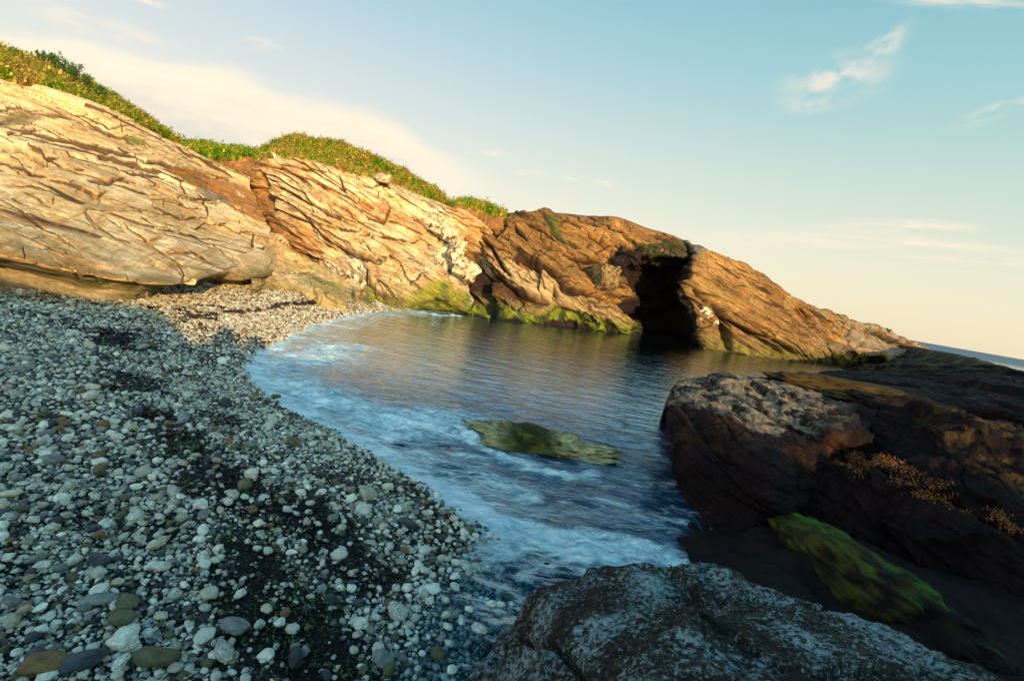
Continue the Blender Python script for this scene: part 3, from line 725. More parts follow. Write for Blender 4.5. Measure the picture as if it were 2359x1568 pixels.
def ico(sub):
    import bmesh
    bm = bmesh.new(); bmesh.ops.create_icosphere(bm, subdivisions=sub, radius=1.0)
    bm.verts.ensure_lookup_table(); v = np.array([x.co[:] for x in bm.verts]); f = np.array([[w.index for w in x.verts] for x in bm.faces]); bm.free()
    return v, f
ICO = {k: ico(k) for k in (1, 2, 3, 4, 5, 6)}

def build_centre():
    rows = [
     [(520, 395, 20), (572, 388, 18.6), (640, 368, 18.2), (740, 378, 18.2), (850, 412, 18.4), (960, 458, 18.8), (1040, 485, 19.2), (1110, 500, 19.6), (1200, 510, 20.2)],
     [(540, 420, 19.8), (592, 425, 18.2), (680, 420, 17.5), (780, 440, 17.4), (880, 480, 17.6), (980, 530, 18.0), (1050, 545, 18.6), (1120, 570, 19.2), (1200, 580, 20)],
     [(545, 480, 19.6), (610, 490, 18.0), (690, 500, 16.8), (790, 530, 16.6), (890, 570, 16.8), (990, 600, 17.2), (1060, 610, 18.2), (1120, 640, 19.0), (1200, 650, 19.8)],
     [(560, 540, 18.6), (625, 550, 17.2), (700, 570, 16.4), (800, 600, 16.0), (900, 620, 15.9), (1000, 640, 16.3), (1070, 650, 17.6), (1130, 690, 18.6), (1200, 700, 19.5)],
     [(570, 590, 16.8), (640, 600, 16.4), (720, 620, 15.8), (810, 645, 15.3), (900, 665, 15.0), (1010, 680, 15.6), (1075, 690, 16.8), (1130, 715, 17.8), (1200, 730, 19)],
     [(570, 640, 0, .5), (640, 640, 0, .48), (730, 662, 0, .42), (820, 690, 0, .22), (900, 712, 0, .05), (1010, 722, 0, -.05), (1080, 728, 0, -.05), (1140, 742, 0, -.05), (1200, 750, 0, -.05)],
    ]
    s = Sheet(rows, 1000, 640)
    s.strata(R(21), [(0.75, 0.10, 0.07), (0.24, 0.05, 0.055), (0.09, 0.016, 0.025)], lat=6.0, warp=0.14, tilt=0.12, soft=0.06, wf=0.30, seed=2)
    s.blocks(R(21), (3.2, 2.0, .45), .09, .14, .05, 4, pres=.4); s.blocks(R(22), (1.2, .9, .17), .03, .06, .03, 5, dark=.6, pres=.35)
    s.fine(110, 30, (580, 380, 1180, 700), 7, w=1.3, depth=.08, step=.05)
    K = [
     ([(190, 610), (300, 650), (400, 680), (470, 760), (600, 820), (740, 880), (850, 940)], 3.2, .40, .18, 30),
     ([(185, 470), (300, 520), (450, 600), (560, 640), (680, 660)], 2.4, .22, .15, 20),
     ([(290, 400), (450, 460), (620, 540), (760, 620), (840, 660)], 2.0, .15, .10, 20),
     ([(580, 430), (610, 500), (620, 530)], 2.6, .25, 0, 20),
     ([(420, 600), (430, 660)], 1.6, .15, 0, 10), ([(430, 660), (600, 712), (705, 730)], 2.4, .22, .18, 14),
     ([(650, 570), (750, 640), (850, 662), (880, 600), (870, 560)], 2.6, .2, .14, 16),
     ([(700, 745), (850, 760), (1000, 800), (1060, 770)], 2.2, .18, .10, 16), ([(860, 660), (1000, 700), (1080, 740)], 2, .15, .1, 16),
     ([(720, 770), (760, 850), (850, 940)], 2.4, .2, .05, 16),
     ([(350, 600), (400, 700), (440, 770), (560, 840)], 2.4, .25, .0, 12),
     ([(740, 1030), (850, 1080), (960, 1130), (1040, 1185)], 4.0, .35, .18, 18),
     ([(740, 930), (735, 1030)], 3.5, .3, 0, 10), ([(740, 945), (850, 925)], 2, .15, 0, 10),
     ([(1080, 760), (1130, 860), (1150, 960), (1200, 1000), (1215, 1130), (1220, 1200)], 4.5, .45, 0, 10),
     ([(1330, 800), (1380, 960), (1400, 1080), (1470, 1240)], 20, 1.3, 0, 10),
     ([(110, 400), (140, 480), (170, 560), (190, 620)], 9, .55, .0, 10), ([(120, 500), (160, 560)], 12, 1.0, .0, 10),
     ([(130, 620), (150, 760), (210, 900), (250, 1000)], 5, .35, 0, 10),
     ([(280, 790), (380, 830), (470, 850)], 2.5, .2, .15, 12), ([(280, 860), (400, 890), (470, 905)], 2.5, .2, .12, 12),
     ([(60, 380), (200, 430), (380, 520), (420, 600)], 2, .2, .1, 14), ([(100, 360), (300, 360), (520, 410)], 2, .15, .1, 14),
     ([(760, 960), (900, 1020), (1000, 1060)], 1.2, .06, 0, 10), ([(940, 930), (1010, 960), (1010, 1000)], 1.2, .06, 0, 10),
     ([(470, 900), (560, 960), (620, 1050), (700, 1100)], 3, .2, 0, 14), ([(600, 830), (700, 900), (740, 950)], 4, .3, 0, 10),
     ([(1000, 560), (1080, 620), (1150, 720)], 2, .15, 0, 14),
    ]
    for p, w, d, st, rg in K: s.crack(c2(p), w*.85, d*.75, st, rg)
    s.D += 0.03*fbm(s.B*1.5, 4, seed=31)
    slab = s.reg(c2([(745, 950), (860, 920), (1080, 935), (1180, 1000), (1210, 1130), (1040, 1160), (760, 1030)]), 8)
    s.D += slab*0.22
    colour_cliff(s, CREAM*1.04, PALE*1.0, TAN, 0.6, seed=5)
    rust = [([(50, 330), (330, 350), (420, 400), (200, 420), (60, 400)], .5), ([(640, 540), (870, 580), (860, 660), (760, 640)], .75), ([(190, 610), (400, 690), (480, 780), (470, 900), (280, 870), (220, 760)], .8),
            ([(840, 580), (1060, 660), (1080, 740), (860, 650)], .5), ([(290, 380), (600, 520), (560, 540), (330, 430)], .55), ([(420, 480), (700, 640), (660, 650), (430, 560)], .6), ([(1200, 600), (1300, 640), (1500, 700), (1540, 900), (1340, 800)], .8), ([(1000, 740), (1080, 760), (1060, 820), (980, 800)], .5)]
    for p, a in rust: s.C = lerp(s.C, RUST*1.05, s.reg(c2(p), 6)*a*(0.7+0.3*fbm(s.B*3, 2)))
    earth = s.reg(c2([(-60, 380), (60, 380), (130, 440), (120, 480), (190, 600), (270, 800), (280, 880), (170, 870), (60, 700), (-80, 560)]), 8)
    s.C = lerp(s.C, np.array([0.27, 0.125, 0.035]), earth*0.85)
    grey = s.reg(c2([(560, 880), (740, 900), (740, 1040), (690, 1050), (600, 960)]), 5); s.C = lerp(s.C, GREY*1.2, grey*.6)
    dk = s.reg(c2([(1330, 830), (1420, 860), (1440, 1000), (1500, 1200), (1380, 1230), (1330, 1000)]), 8); s.C = lerp(s.C, np.array([.035, .018, .012]), dk*.9)  # shade in the gully painted near-black into the rock
    yg = s.reg(c2([(330, 880), (480, 960), (620, 1080), (760, 1160), (700, 1190), (480, 1080), (330, 960)]), 8)
    s.C = lerp(s.C, np.array([0.26, 0.22, 0.06]), yg*0.8)
    alg = s.reg(c2([(740, 1050), (960, 1140), (1040, 1090), (1200, 1080), (1230, 1100), (1300, 1100), (1400, 1050), (1440, 1260), (1000, 1240), (740, 1120)]), 9)
    n = fbm(s.B*1.8, 3, seed=41)
    s.C = lerp(s.C, lerp(np.ones_like(s.C)*np.array([0.30, 0.28, 0.015]), np.array([0.06, 0.10, 0.012]), sstep(n, -.3, .5)), alg)
    tide(s, 0.05, 0.30, 0.9)
    QZ = [c2([(470, 905), (520, 900), (560, 940), (620, 980), (700, 1040), (690, 1055), (600, 1010), (520, 960)]), c2([(620, 890), (720, 910), (730, 960), (690, 990), (650, 950)]),
          c2([(1070, 680), (1110, 655), (1190, 690), (1270, 760), (1240, 790), (1150, 730)]), c2([(1150, 840), (1290, 785), (1330, 850), (1300, 880), (1200, 890)]),
          c2([(1110, 820), (1170, 880), (1210, 950), (1190, 975), (1140, 910)]), c2([(1240, 890), (1320, 900), (1375, 980), (1340, 1025), (1240, 1010)]), c2([(400, 690), (440, 720), (470, 790), (440, 780)]),
          c2([(1290, 1040), (1380, 1070), (1400, 1150), (1320, 1170)]), c2([(1050, 600), (1120, 610), (1150, 670), (1090, 660)])]
    cell = np.abs(perlin(s.B*5.2))+.5*np.abs(perlin(s.B*11)); bl = fbm(s.B*3, 2, seed=90)
    for qi, p in enumerate(QZ):
        w = s.reg(p, 4)*(.5 if qi >= 7 else 1.)
        s.D += w*(.16*sstep(cell, 0.02, .30)-.05+.10*bl)
        qc = lerp(np.ones_like(s.C)*np.array([.08, .045, .02]), np.array([.74, .62, .43]), sstep(cell+.3*bl, 0.08, .26)); s.C = lerp(s.C, qc, w*.95)
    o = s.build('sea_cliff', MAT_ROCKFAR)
    tag(o, 'cream and rust layered cliff behind the beach, its lower corner green with algae', 'cliff')
    q = lumps('quartz_vein', [(775, 622, 15.4), (800, 640, 15.2), (828, 654, 15.0)], MAT_QUARTZ, o, 0.04, 0.13, 16, 0.08, 3)
    q = lumps('quartz_vein', [(995, 520, 17.9), (1045, 545, 17.7), (1062, 575, 17.3)], MAT_QUARTZ, o, 0.05, 0.16, 22, 0.10, 4)
    q = lumps('quartz_vein', [(1050, 596, 16.95), (1066, 615, 16.8), (1080, 630, 16.8)], MAT_QUARTZ, o, 0.10, 0.30, 18, 0.10, 6)
build_centre()

# ------------------------------------------------------------------ cliff with the dark recess, and headland
def build_right():
    rows = [
     [(1040, 505, 20.3), (1120, 500, 20.0), (1190, 497, 19.8), (1285, 498, 20), (1370, 506, 20.3), (1430, 508, 20.6), (1500, 532, 21), (1570, 553, 21.2), (1650, 592, 22)],
     [(1050, 545, 19.5), (1130, 545, 18.9), (1200, 545, 18.8), (1290, 550, 18.9), (1370, 555, 19.4), (1430, 560, 20.0), (1490, 560, 20.2), (1560, 575, 20.2), (1640, 610, 21.2)],
     [(1060, 600, 19.0), (1140, 600, 18.3), (1210, 605, 18.0), (1290, 610, 18.1), (1370, 620, 18.9), (1420, 615, 19.8), (1480, 592, 20.1), (1560, 600, 20.2), (1640, 640, 23.0)],
     [(1070, 640, 18.8), (1150, 650, 17.7), (1220, 655, 17.5), (1300, 665, 17.6), (1380, 675, 18.4), (1430, 665, 20.2), (1480, 615, 22.8), (1560, 630, 24), (1640, 670, 25)],
     [(1080, 690, 18.4), (1160, 700, 17.4), (1230, 705, 17.2), (1310, 718, 17.4), (1400, 735, 18.4), (1452, 735, 20.4), (1480, 700, 23.4), (1560, 710, 25), (1640, 730, 26)],
     [(1090, 735, 0, -.05), (1160, 742, 0, -.05), (1230, 748, 0, -.05), (1310, 757, 0, -.05), (1400, 767, 0, -.05), (1460, 772, 0, -.05), (1490, 758, 0, -.1), (1560, 764, 0, -.1), (1640, 780, 0, -.1)],
    ]
    s = Sheet(rows, 820, 520)
    s.strata(R(24), [(0.8, 0.14, 0.08), (0.3, 0.05, 0.04), (0.11, 0.016, 0.015)], lat=3.5, warp=0.22, tilt=0.12, soft=0.06, wf=0.35, seed=7)
    s.blocks(R(24), (1.8, 1.4, .7), .16, .30, .10, 6, pres=.6); s.blocks(R(27), (.7, .6, .26), .05, .10, .04, 7, dark=.6, pres=.4)
    s.fine(80, 36, (1110, 500, 1640, 740), 8, w=1.5, depth=.10, step=.06)
    K2 = [
     ([(1310, 760), (1345, 850), (1390, 960), (1410, 1080), (1480, 1240)], 15, 1.1, 0, 10),
     ([(1370, 760), (1450, 830), (1500, 920), (1560, 980)], 4, .4, .1, 14),
     ([(1400, 960), (1480, 980), (1600, 1080), (1750, 1130), (1850, 1180), (1950, 1250)], 6, .6, .25, 16),
     ([(1600, 840), (1720, 920), (1840, 980), (1900, 1050), (1960, 1090)], 4, .4, .15, 16),
     ([(1590, 715), (1610, 750), (1660, 800)], 4, .35, 0, 16),
     ([(1430, 730), (1490, 765), (1520, 700)], 6, .5, 0, 10), ([(1340, 850), (1420, 870), (1480, 900)], 2, .2, 0, 10),
     ([(1750, 670), (1820, 740), (1960, 850)], 3, .25, .1, 14), ([(1520, 690), (1650, 690), (1800, 760), (1900, 850)], 2, .2, .1, 14)]
    K3 = [
     ([(0, 345), (100, 420), (230, 480), (260, 540), (330, 570), (430, 600)], 3.5, .4, .15, 20),
     ([(205, 530), (225, 590), (280, 650)], 7, .5, 0, 12), ([(280, 650), (400, 720), (560, 745)], 3, .25, .1, 14),
     ([(450, 450), (475, 520), (500, 590), (570, 670)], 13, 1.3, 0, 10),
     ([(0, 560), (100, 590), (170, 612), (220, 650), (320, 700)], 5, .4, .2, 14),
     ([(140, 330), (250, 385), (370, 425), (450, 440)], 3, .35, .15, 14), ([(480, 400), (540, 350), (600, 330)], 5, .4, .2, 20),
     ([(140, 230), (240, 330), (300, 360)], 3, .2, 0, 14), ([(200, 215), (330, 225), (430, 240), (560, 290)], 3, .25, .15, 14), ([(440, 225), (520, 260), (640, 300)], 3, .3, .15, 12),
     ([(430, 540), (440, 580)], 3, .25, 0, 14), ([(20, 260), (60, 300)], 4, .3, 0, 14), ([(250, 450), (400, 440)], 2, .2, .1, 14)]
    for p, w, d, st, rg in K2: s.crack(c2(p), w, d, st, rg)
    for p, w, d, st, rg in K3: s.crack(c3(p), w, d, st, rg)
    s.D += 0.10*fbm(s.B*1.3, 4, seed=35)
    colour_cliff(s, OCHRE*1.0, np.array([.30, .16, .05]), RUST*.65, 0.9, seed=15, gcol=np.array([.04, .02, .012]))
    pale = s.reg(c2([(1330, 820), (1440, 850), (1560, 900), (1700, 930), (1830, 985), (1870, 1090), (1900, 1180), (1700, 1120), (1600, 1060), (1460, 960)]), 6)
    s.C = lerp(s.C, np.array([.50, .34, .17]), pale*.85*(1-np.clip(s.groove, 0, 1)))
    pale = s.reg(c3([(200, 530), (330, 580), (470, 640), (560, 720), (420, 700), (290, 640)]), 5); s.C = lerp(s.C, np.array([.36, .25, .12]), pale*.8*(1-np.clip(s.groove, 0, 1)))
    dk0 = s.reg([(1082, 560), (1112, 590), (1124, 655), (1155, 742), (1092, 742), (1078, 640)], 4); s.C = lerp(s.C, BLACK*1.3, dk0*.95)  # shade inside the main gully painted black
    dk1 = s.reg([(1112, 620), (1200, 660), (1260, 700), (1330, 735), (1300, 745), (1200, 690), (1120, 660)], 4); s.C = lerp(s.C, BLACK*2, dk1*.9)  # shade in the cleft under the pale slab painted black
    dkb = s.reg(c2([(1400, 960), (1480, 960), (1640, 1090), (1860, 1180), (2100, 1330), (1500, 1300)]), 6); s.C = lerp(s.C, np.array([.085, .04, .018]), dkb*.9)  # wider brown darkening painted for the shade below the slab
    orng = sstep(fbm(s.B*2.3, 3, seed=44), 0.05, .35)*softpoly(s.wx, s.wy, [(1180, 690), (1290, 700), (1460, 750), (1450, 765), (1300, 745), (1180, 715)], 6)
    s.C = lerp(s.C, np.array([.40, .20, .06]), orng*.8)
    shaded_moss = s.reg(c3([(500, 360), (600, 320), (700, 315), (800, 320), (910, 370), (830, 420), (700, 380), (600, 430), (490, 410)]), 6)
    mn = fbm(s.B*4, 3, seed=50)
    s.C = lerp(s.C, lerp(np.ones_like(s.C)*np.array([.055, .045, .03]), np.array([.028, .04, .008]), sstep(mn, -.2, .3)), shaded_moss*.9)  # moss tones darkened so they carry the brow's shade too
    s.C = lerp(s.C, np.array([.07, .10, .02]), .7*s.reg(c3([(150, 235), (200, 230), (290, 350), (240, 330)]), 4))
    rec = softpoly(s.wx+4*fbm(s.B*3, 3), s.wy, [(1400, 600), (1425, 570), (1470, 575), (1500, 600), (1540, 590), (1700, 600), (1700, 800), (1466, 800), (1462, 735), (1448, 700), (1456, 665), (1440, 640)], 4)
    s.C = lerp(s.C, BLACK*1.6, rec*.95)  # shade of the recess painted black over the rock colour
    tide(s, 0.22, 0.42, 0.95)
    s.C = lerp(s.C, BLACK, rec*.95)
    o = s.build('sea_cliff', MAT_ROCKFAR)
    tag(o, 'orange-brown jointed cliff above the green waterline, left of the black recess', 'cliff')

    rows = [
     [(1470, 566, 25), (1560, 560, 22), (1592, 566, 20.6), (1640, 582, 20.6), (1720, 614, 21), (1850, 702, 22.5), (1960, 740, 25.5), (2060, 772, 28.5), (2120, 795, 30.5), (2200, 850, 33)],
     [(1480, 600, 26), (1575, 600, 22.5), (1594, 605, 20.0), (1650, 625, 20.0), (1740, 660, 20.4), (1850, 725, 21.8), (1960, 765, 24.5), (2060, 795, 27.5), (2120, 815, 29.5), (2200, 852, 32)],
     [(1490, 650, 26.5), (1555, 655, 22.5), (1568, 664, 19.6), (1665, 680, 19.6), (1750, 712, 20.0), (1850, 755, 21.3), (1960, 785, 23.6), (2060, 812, 26), (2120, 828, 28), (2200, 855, 30)],
     [(1500, 710, 26.5), (1580, 715, 22.5), (1594, 720, 19.3), (1670, 735, 19.2), (1760, 765, 19.6), (1850, 790, 20.6), (1960, 808, 22.4), (2060, 828, 24.5), (2120, 838, 26.5), (2200, 858, 29)],
     [(1505, 760, 0, -.1), (1588, 786, 0, -.1), (1610, 803, 0, -.05), (1680, 814, 0, -.05), (1770, 828, 0, -.05), (1850, 836, 0, -.05), (1960, 843, 0, -.05), (2060, 850, 0, -.05), (2120, 855, 0, -.05), (2200, 864, 0, -.05)],
    ]
    s = Sheet(rows, 760, 460, back=(3.5, 0.5))
    s.strata(R(17), [(0.75, 0.09, 0.06), (0.26, 0.035, 0.03), (0.1, 0.014, 0.015)], lat=4.5, warp=0.18, tilt=0.12, soft=0.06, wf=0.35, seed=9)
    s.blocks(R(17), (3.4, 2.2, .5), .09, .16, .07, 8, pres=.45); s.blocks(R(18), (1.3, 1.0, .18), .03, .07, .03, 9, dark=.6, pres=.4)
    s.fine(80, 28, (1610, 580, 2150, 840), 9, w=1.3, depth=.09, step=.06)
    K3 = [
     ([(1090, 640), (1200, 690), (1300, 740), (1430, 790)], 3.2, .3, .12, 14), ([(1145, 538), (1210, 572)], 4, .35, .1, 10),
     ([(1120, 570), (1200, 610), (1300, 650)], 2.6, .22, .08, 14), ([(940, 600), (1000, 680), (1100, 750), (1200, 770)], 5, .5, .2, 14),
     ([(850, 545), (900, 590), (990, 680), (1010, 720)], 7, .6, .0, 12), ([(1340, 640), (1430, 720), (1520, 780), (1650, 840)], 3.2, .3, .15, 14),
     ([(1460, 700), (1600, 790), (1760, 860)], 3, .3, .15, 12), ([(970, 690), (990, 760), (1010, 830)], 8, .7, 0, 10), ([(1090, 740), (1180, 790), (1260, 850)], 6, .45, .1, 12),
     ([(740, 500), (790, 560), (840, 660), (850, 740)], 3, .2, 0, 10), ([(1550, 690), (1700, 760), (1850, 830)], 2.5, .3, .15, 10), ([(1650, 730), (1780, 790), (1900, 850)], 2.5, .25, .15, 10),
     ([(1000, 450), (1100, 500), (1240, 560)], 1.3, .08, .04, 10), ([(860, 460), (1000, 540), (1100, 600)], 1.2, .06, 0, 10), ([(1300, 700), (1420, 760), (1560, 850)], 4, .35, .1, 10), ([(1220, 780), (1340, 860)], 5, .4, .1, 10)]
    for p, w, d, st, rg in K3: s.crack(c3(p), w, d, st, rg)
    rough_ = sstep(s.px, 1820, 1960); smooth_ = softpoly(s.wx, s.wy, c3([(850, 380), (920, 370), (1100, 440), (1340, 620), (1240, 690), (1100, 640), (860, 540)]), 12)
    s.D = s.D*(1-0.55*smooth_)*(1+0.5*rough_) + 0.07*fbm(s.B*1.5, 4, seed=36)
    colour_cliff(s, OCHRE*1.0, np.array([.31, .18, .06]), np.array([.15, .07, .02]), 0.9, seed=19, gcol=np.array([.05, .028, .015]))
    s.C = lerp(s.C, GREY*1.3, .6*sstep(fbm(s.B*1.2, 3, seed=3)+rough_*.5, .2, .7)*rough_)
    qz = sstep(fbm(s.B*3.5, 3, seed=61), .18, .3)*softpoly(s.wx, s.wy, c3([(790, 610), (880, 620), (1000, 690), (1010, 730), (900, 700), (800, 650)]), 5)
    s.C = lerp(s.C, np.array([.7, .6, .42]), qz*.9)
    
    mo = softpoly(s.wx, s.wy, c3([(700, 330), (830, 320), (905, 365), (860, 400), (700, 380)]), 5); s.C = lerp(s.C, np.array([.13, .12, .09]), mo*.8)
    tide(s, 0.15, 0.42, 0.9)
    lo = sstep(s.B[..., 2], 1.0, .3)*.5; s.C = lerp(s.C, np.array([.14, .07, .03]), lo)  # lower half browned, putting the headland's darker shading into its colour
    s.C = lerp(s.C, np.array([.20, .18, .03]), .7*sstep(s.B[..., 2], .5, .25)*sstep(fbm(s.B*1.5, 3, seed=71), .0, .3)*(s.B[..., 2] > .1))
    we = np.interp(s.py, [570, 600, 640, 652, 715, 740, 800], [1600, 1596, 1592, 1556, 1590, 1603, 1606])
    wall = sstep(s.px+3*fbm(s.B*3, 2), we+3, we-3)*(s.py > 585); s.C = lerp(s.C, BLACK, wall*.95)  # end wall turned from the sun, its shade painted black
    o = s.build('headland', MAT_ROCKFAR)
    tag(o, 'long ochre headland sloping down to the sea, right of the black recess', 'headland')
build_right()

# ------------------------------------------------------------------ dark rocks on the right and in front
def dark_colour(s, base=BLACK, hi=None, top=0.0, seed=0):
    n = fbm(s.B*2.5, 4, seed=seed)
    c = np.ones_like(s.C)*base; c = lerp(c, base*1.8, sstep(n, -0.2, .6))
    s.C = c
def build_dark():
    DR = np.array([0.0070, 0.0026, 0.0028])
    # low reef far right
    rows = [
     [(2050, 812, 31), (2120, 806, 27), (2180, 816, 23), (2250, 828, 19), (2358, 858, 15), (2560, 908, 12)],
     [(1950, 850, 22), (2060, 845, 20), (2160, 850, 17), (2250, 855, 14.5), (2358, 880, 12), (2560, 930, 10)],
     [(1820, 868, 14.5), (1950, 872, 13.5), (2100, 880, 12), (2250, 895, 10.5), (2358, 915, 9.5), (2560, 970, 8)],
     [(1760, 868, 12.2), (1900, 885, 11), (2050, 905, 9.8), (2250, 935, 8.6), (2358, 960, 7.8), (2560, 1020, 7)],
     [(1740, 878, 0, -.1), (1900, 930, 0, -.1), (2050, 980, 0, -.1), (2250, 1040, 0, -.1), (2358, 1080, 0, -.1), (2560, 1160, 0, -.1)],
    ]
    s = Sheet(ext(rows), 460, 300, back=(2, .6))
    s.strata(R(15), [(0.5, 0.07, 0.08), (0.2, 0.03, 0.04), (0.08, 0.01, 0.02)], lat=2, seed=12); s.D += 0.06*fbm(s.B*1.6, 4, seed=2)
    dark_colour(s, DR)
    n = fbm(s.B*2.0, 3, seed=5)
    s.C = lerp(s.C, np.array([.10, .085, .02]), .8*sstep(s.py, 862, 838)*sstep(n, -.1, .4))  # yellow bits painted where sun catches the reef top
    o = s.build('reef', MAT_DARK); tag(o, 'low black reef at the right edge below the sea horizon', 'reef')
    # block: sunlit top painted pale, shaded sides left near-black
    rows = [
     [(1585, 912, 6.6), (1575, 885, 6.0), (1620, 872, 6.0), (1720, 868, 6.0), (1830, 888, 5.8), (1930, 920, 5.5), (2010, 950, 5.2)],
     [(1580, 930, 6.2), (1556, 905, 5.5), (1630, 905, 5.2), (1740, 915, 5.1), (1840, 930, 5.0), (1940, 945, 4.9), (2010, 965, 4.8)],
     [(1580, 960, 5.8), (1552, 938, 5.0), (1650, 965, 4.5), (1750, 995, 4.3), (1850, 985, 4.4), (1940, 975, 4.5), (2010, 985, 4.6)],
     [(1585, 1000, 5.4), (1554, 985, 4.65), (1670, 1025, 4.05), (1770, 1050, 3.8), (1830, 1035, 4.0), (1920, 1010, 4.3), (2010, 1010, 4.4)],
     [(1590, 1060, 5.2), (1560, 1060, 4.4), (1690, 1100, 3.75), (1800, 1110, 3.6), (1840, 1080, 4.0), (1920, 1060, 4.4), (2010, 1060, 4.5)],
     [(1605, 1160, 4.9), (1572, 1160, 4.1), (1700, 1210, 3.6), (1790, 1220, 3.6), (1840, 1190, 4.0), (1920, 1150, 4.4), (2010, 1150, 4.6)],
     [(1620, 1240, 0, -.05), (1598, 1262, 0, -.05), (1700, 1300, 0, -.05), (1790, 1300, 0, -.05), (1840, 1280, 0, -.05), (1920, 1240, 0, -.05), (2010, 1240, 0, -.05)]]
    s = Sheet(rows, 460, 460, back=(.5, .3), backdrop=-2)
    s.strata(R(10), [(0.4, 0.035, 0.03), (0.15, 0.02, 0.02), (0.05, 0.006, 0.008)], lat=2.5, seed=14); s.blocks(R(12), (.8, .7, .35), .03, .06, .02, 10); s.D += .035*fbm(s.B*2.5, 4)+.014*fbm(s.B*9, 4, .6)
    s.crack([(1545, 915), (1650, 960), (1690, 985)], 2.2, .05); s.crack([(1800, 890), (1870, 930), (1960, 950)], 2.5, .04)
    dark_colour(s, DR)
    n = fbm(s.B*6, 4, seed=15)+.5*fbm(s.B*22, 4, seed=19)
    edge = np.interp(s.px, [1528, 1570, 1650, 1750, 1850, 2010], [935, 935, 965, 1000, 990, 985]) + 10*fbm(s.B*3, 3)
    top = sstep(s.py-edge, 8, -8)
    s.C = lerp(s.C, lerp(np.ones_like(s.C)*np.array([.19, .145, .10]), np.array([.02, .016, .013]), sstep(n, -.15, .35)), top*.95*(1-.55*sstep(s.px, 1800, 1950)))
    s.C = lerp(s.C, np.array([.075, .035, .012]), sstep(s.py-edge, 0, 14)*sstep(s.py-edge, 110, 50)*sstep(s.px, 1545, 1580)*.30*sstep(n, -.2, .5))  # brown band painted for the sunlit upper part of the front face
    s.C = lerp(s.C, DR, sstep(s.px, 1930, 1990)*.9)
    o = s.build('rock_block', MAT_DARK); tag(o, 'big rock block with pale grey sunlit top and dark wet shaded sides, right of the water', 'rock')
    # right mass
    rows = [
     [(1880, 1000, 5.6), (1960, 940, 5.5), (2030, 921, 5.2), (2120, 935, 5.0), (2220, 958, 4.8), (2358, 1012, 4.4), (2620, 1100, 4.0)],
     [(1860, 1030, 5.0), (1950, 985, 4.9), (2050, 970, 4.7), (2150, 990, 4.4), (2240, 1015, 4.1), (2358, 1065, 3.8), (2620, 1160, 3.4)],
     [(1840, 1075, 4.5), (1940, 1040, 4.4), (2050, 1045, 4.1), (2150, 1070, 3.8), (2240, 1095, 3.6), (2358, 1140, 3.3), (2620, 1240, 2.9)],
     [(1825, 1120, 4.2), (1920, 1110, 4.1), (2040, 1130, 3.8), (2150, 1160, 3.55), (2250, 1180, 3.3), (2358, 1220, 3.0), (2620, 1330, 2.6)],
     [(1800, 1200, 4.0), (1900, 1210, 3.9), (2040, 1240, 3.6), (2150, 1280, 3.3), (2250, 1310, 3.05), (2358, 1350, 2.8), (2620, 1450, 2.4)],
     [(1780, 1330, 0, -.1), (1900, 1360, 0, -.1), (2040, 1400, 0, -.1), (2150, 1430, 0, -.1), (2250, 1460, 0, -.1), (2358, 1500, 0, -.1), (2620, 1600, 0, -.1)]]
    s = Sheet(ext(rows), 500, 400, back=(1.0, .5), backdrop=-2)
    s.strata(R(14), [(0.4, 0.05, 0.04), (0.15, 0.02, 0.02), (0.05, 0.006, 0.008)], lat=2.0, seed=24); s.blocks(R(16), (.8, .6, .3), .05, .10, .03, 11); s.D += .08*fbm(s.B*2.2, 4, seed=3)+.012*fbm(s.B*12, 3)
    dark_colour(s, DR)
    n = fbm(s.B*3.2, 4, seed=16)
    up = np.interp(s.px, [1880, 2030, 2358, 2620], [1000, 980, 1120, 1210])
    s.C = lerp(s.C, np.array([.06, .034, .010]), .85*sstep(fbm(s.B*9, 4, .6, seed=77), -.25, .3)*sstep(s.py-up, 15, -25)*sstep(n+sstep(s.px, 2120, 2180)*.3, -.05, .4)*sstep(s.px, 2090, 2150))  # sunlit olive-brown painted on the upper right of the rock
    o = s.build('rock_mass', MAT_DARK); tag(o, 'large dark rock at the right edge hung with orange rockweed', 'rock')
    global KSHEET; KSHEET = s
    # floor of the pit
    rows = [[(1560, 1240, 0, .0), (1800, 1200, 0, .1), (2100, 1300, 0, .2), (2620, 1450, 0, .35)],
            [(1600, 1330, 0, .1), (1800, 1330, 0, .2), (2100, 1430, 0, .25), (2620, 1560, 0, .4)],
            [(1600, 1480, 0, .1), (1800, 1480, 0, .2), (2100, 1600, 0, .3), (2620, 1760, 0, .45)]]
    s = Sheet(ext(rows), 200, 120, back=(.3, .3), backdrop=-1); s.groove = s.D.copy(); s.D += .05*fbm(s.B*3, 4); dark_colour(s, DR*1.1)
    o = s.build('rock_shelf', MAT_DARK); tag(o, 'dark shelf of wet rock in the shaded gap behind the lichen-grey boulder', 'rock')
    # green ridge
    a = atz(1822, 1225, .16); b = atz(2200, 1500, .30)
    v, f = ICO[5]
    ax = b-a; L = np.linalg.norm(ax); ax = ax/L; up = np.array([0, 0, 1.]); sd_ = np.cross(ax, up); sd_ /= np.linalg.norm(sd_); up = np.cross(sd_, ax)
    n = 1+.15*fbm(v*np.array([4, 1.4, 1.4])+3, 5, .6)+.05*fbm(v*np.array([20, 7, 7.]), 3)
    sq = np.sign(v)*np.abs(v)**0.8
    P = (a+b)/2 + (sq[:, :1]*n[:, None]*L*.62)*ax + (sq[:, 1:2]*n[:, None]*.19)*sd_ + (sq[:, 2:]*n[:, None]*.17)*up
    nz = fbm(P*np.array([7., 7, 7]), 4, seed=5); nl = fbm(np.stack([(P-a)@ax*1.5, (P-a)@sd_*9, P[:, 2]*9], -1), 4, seed=8)
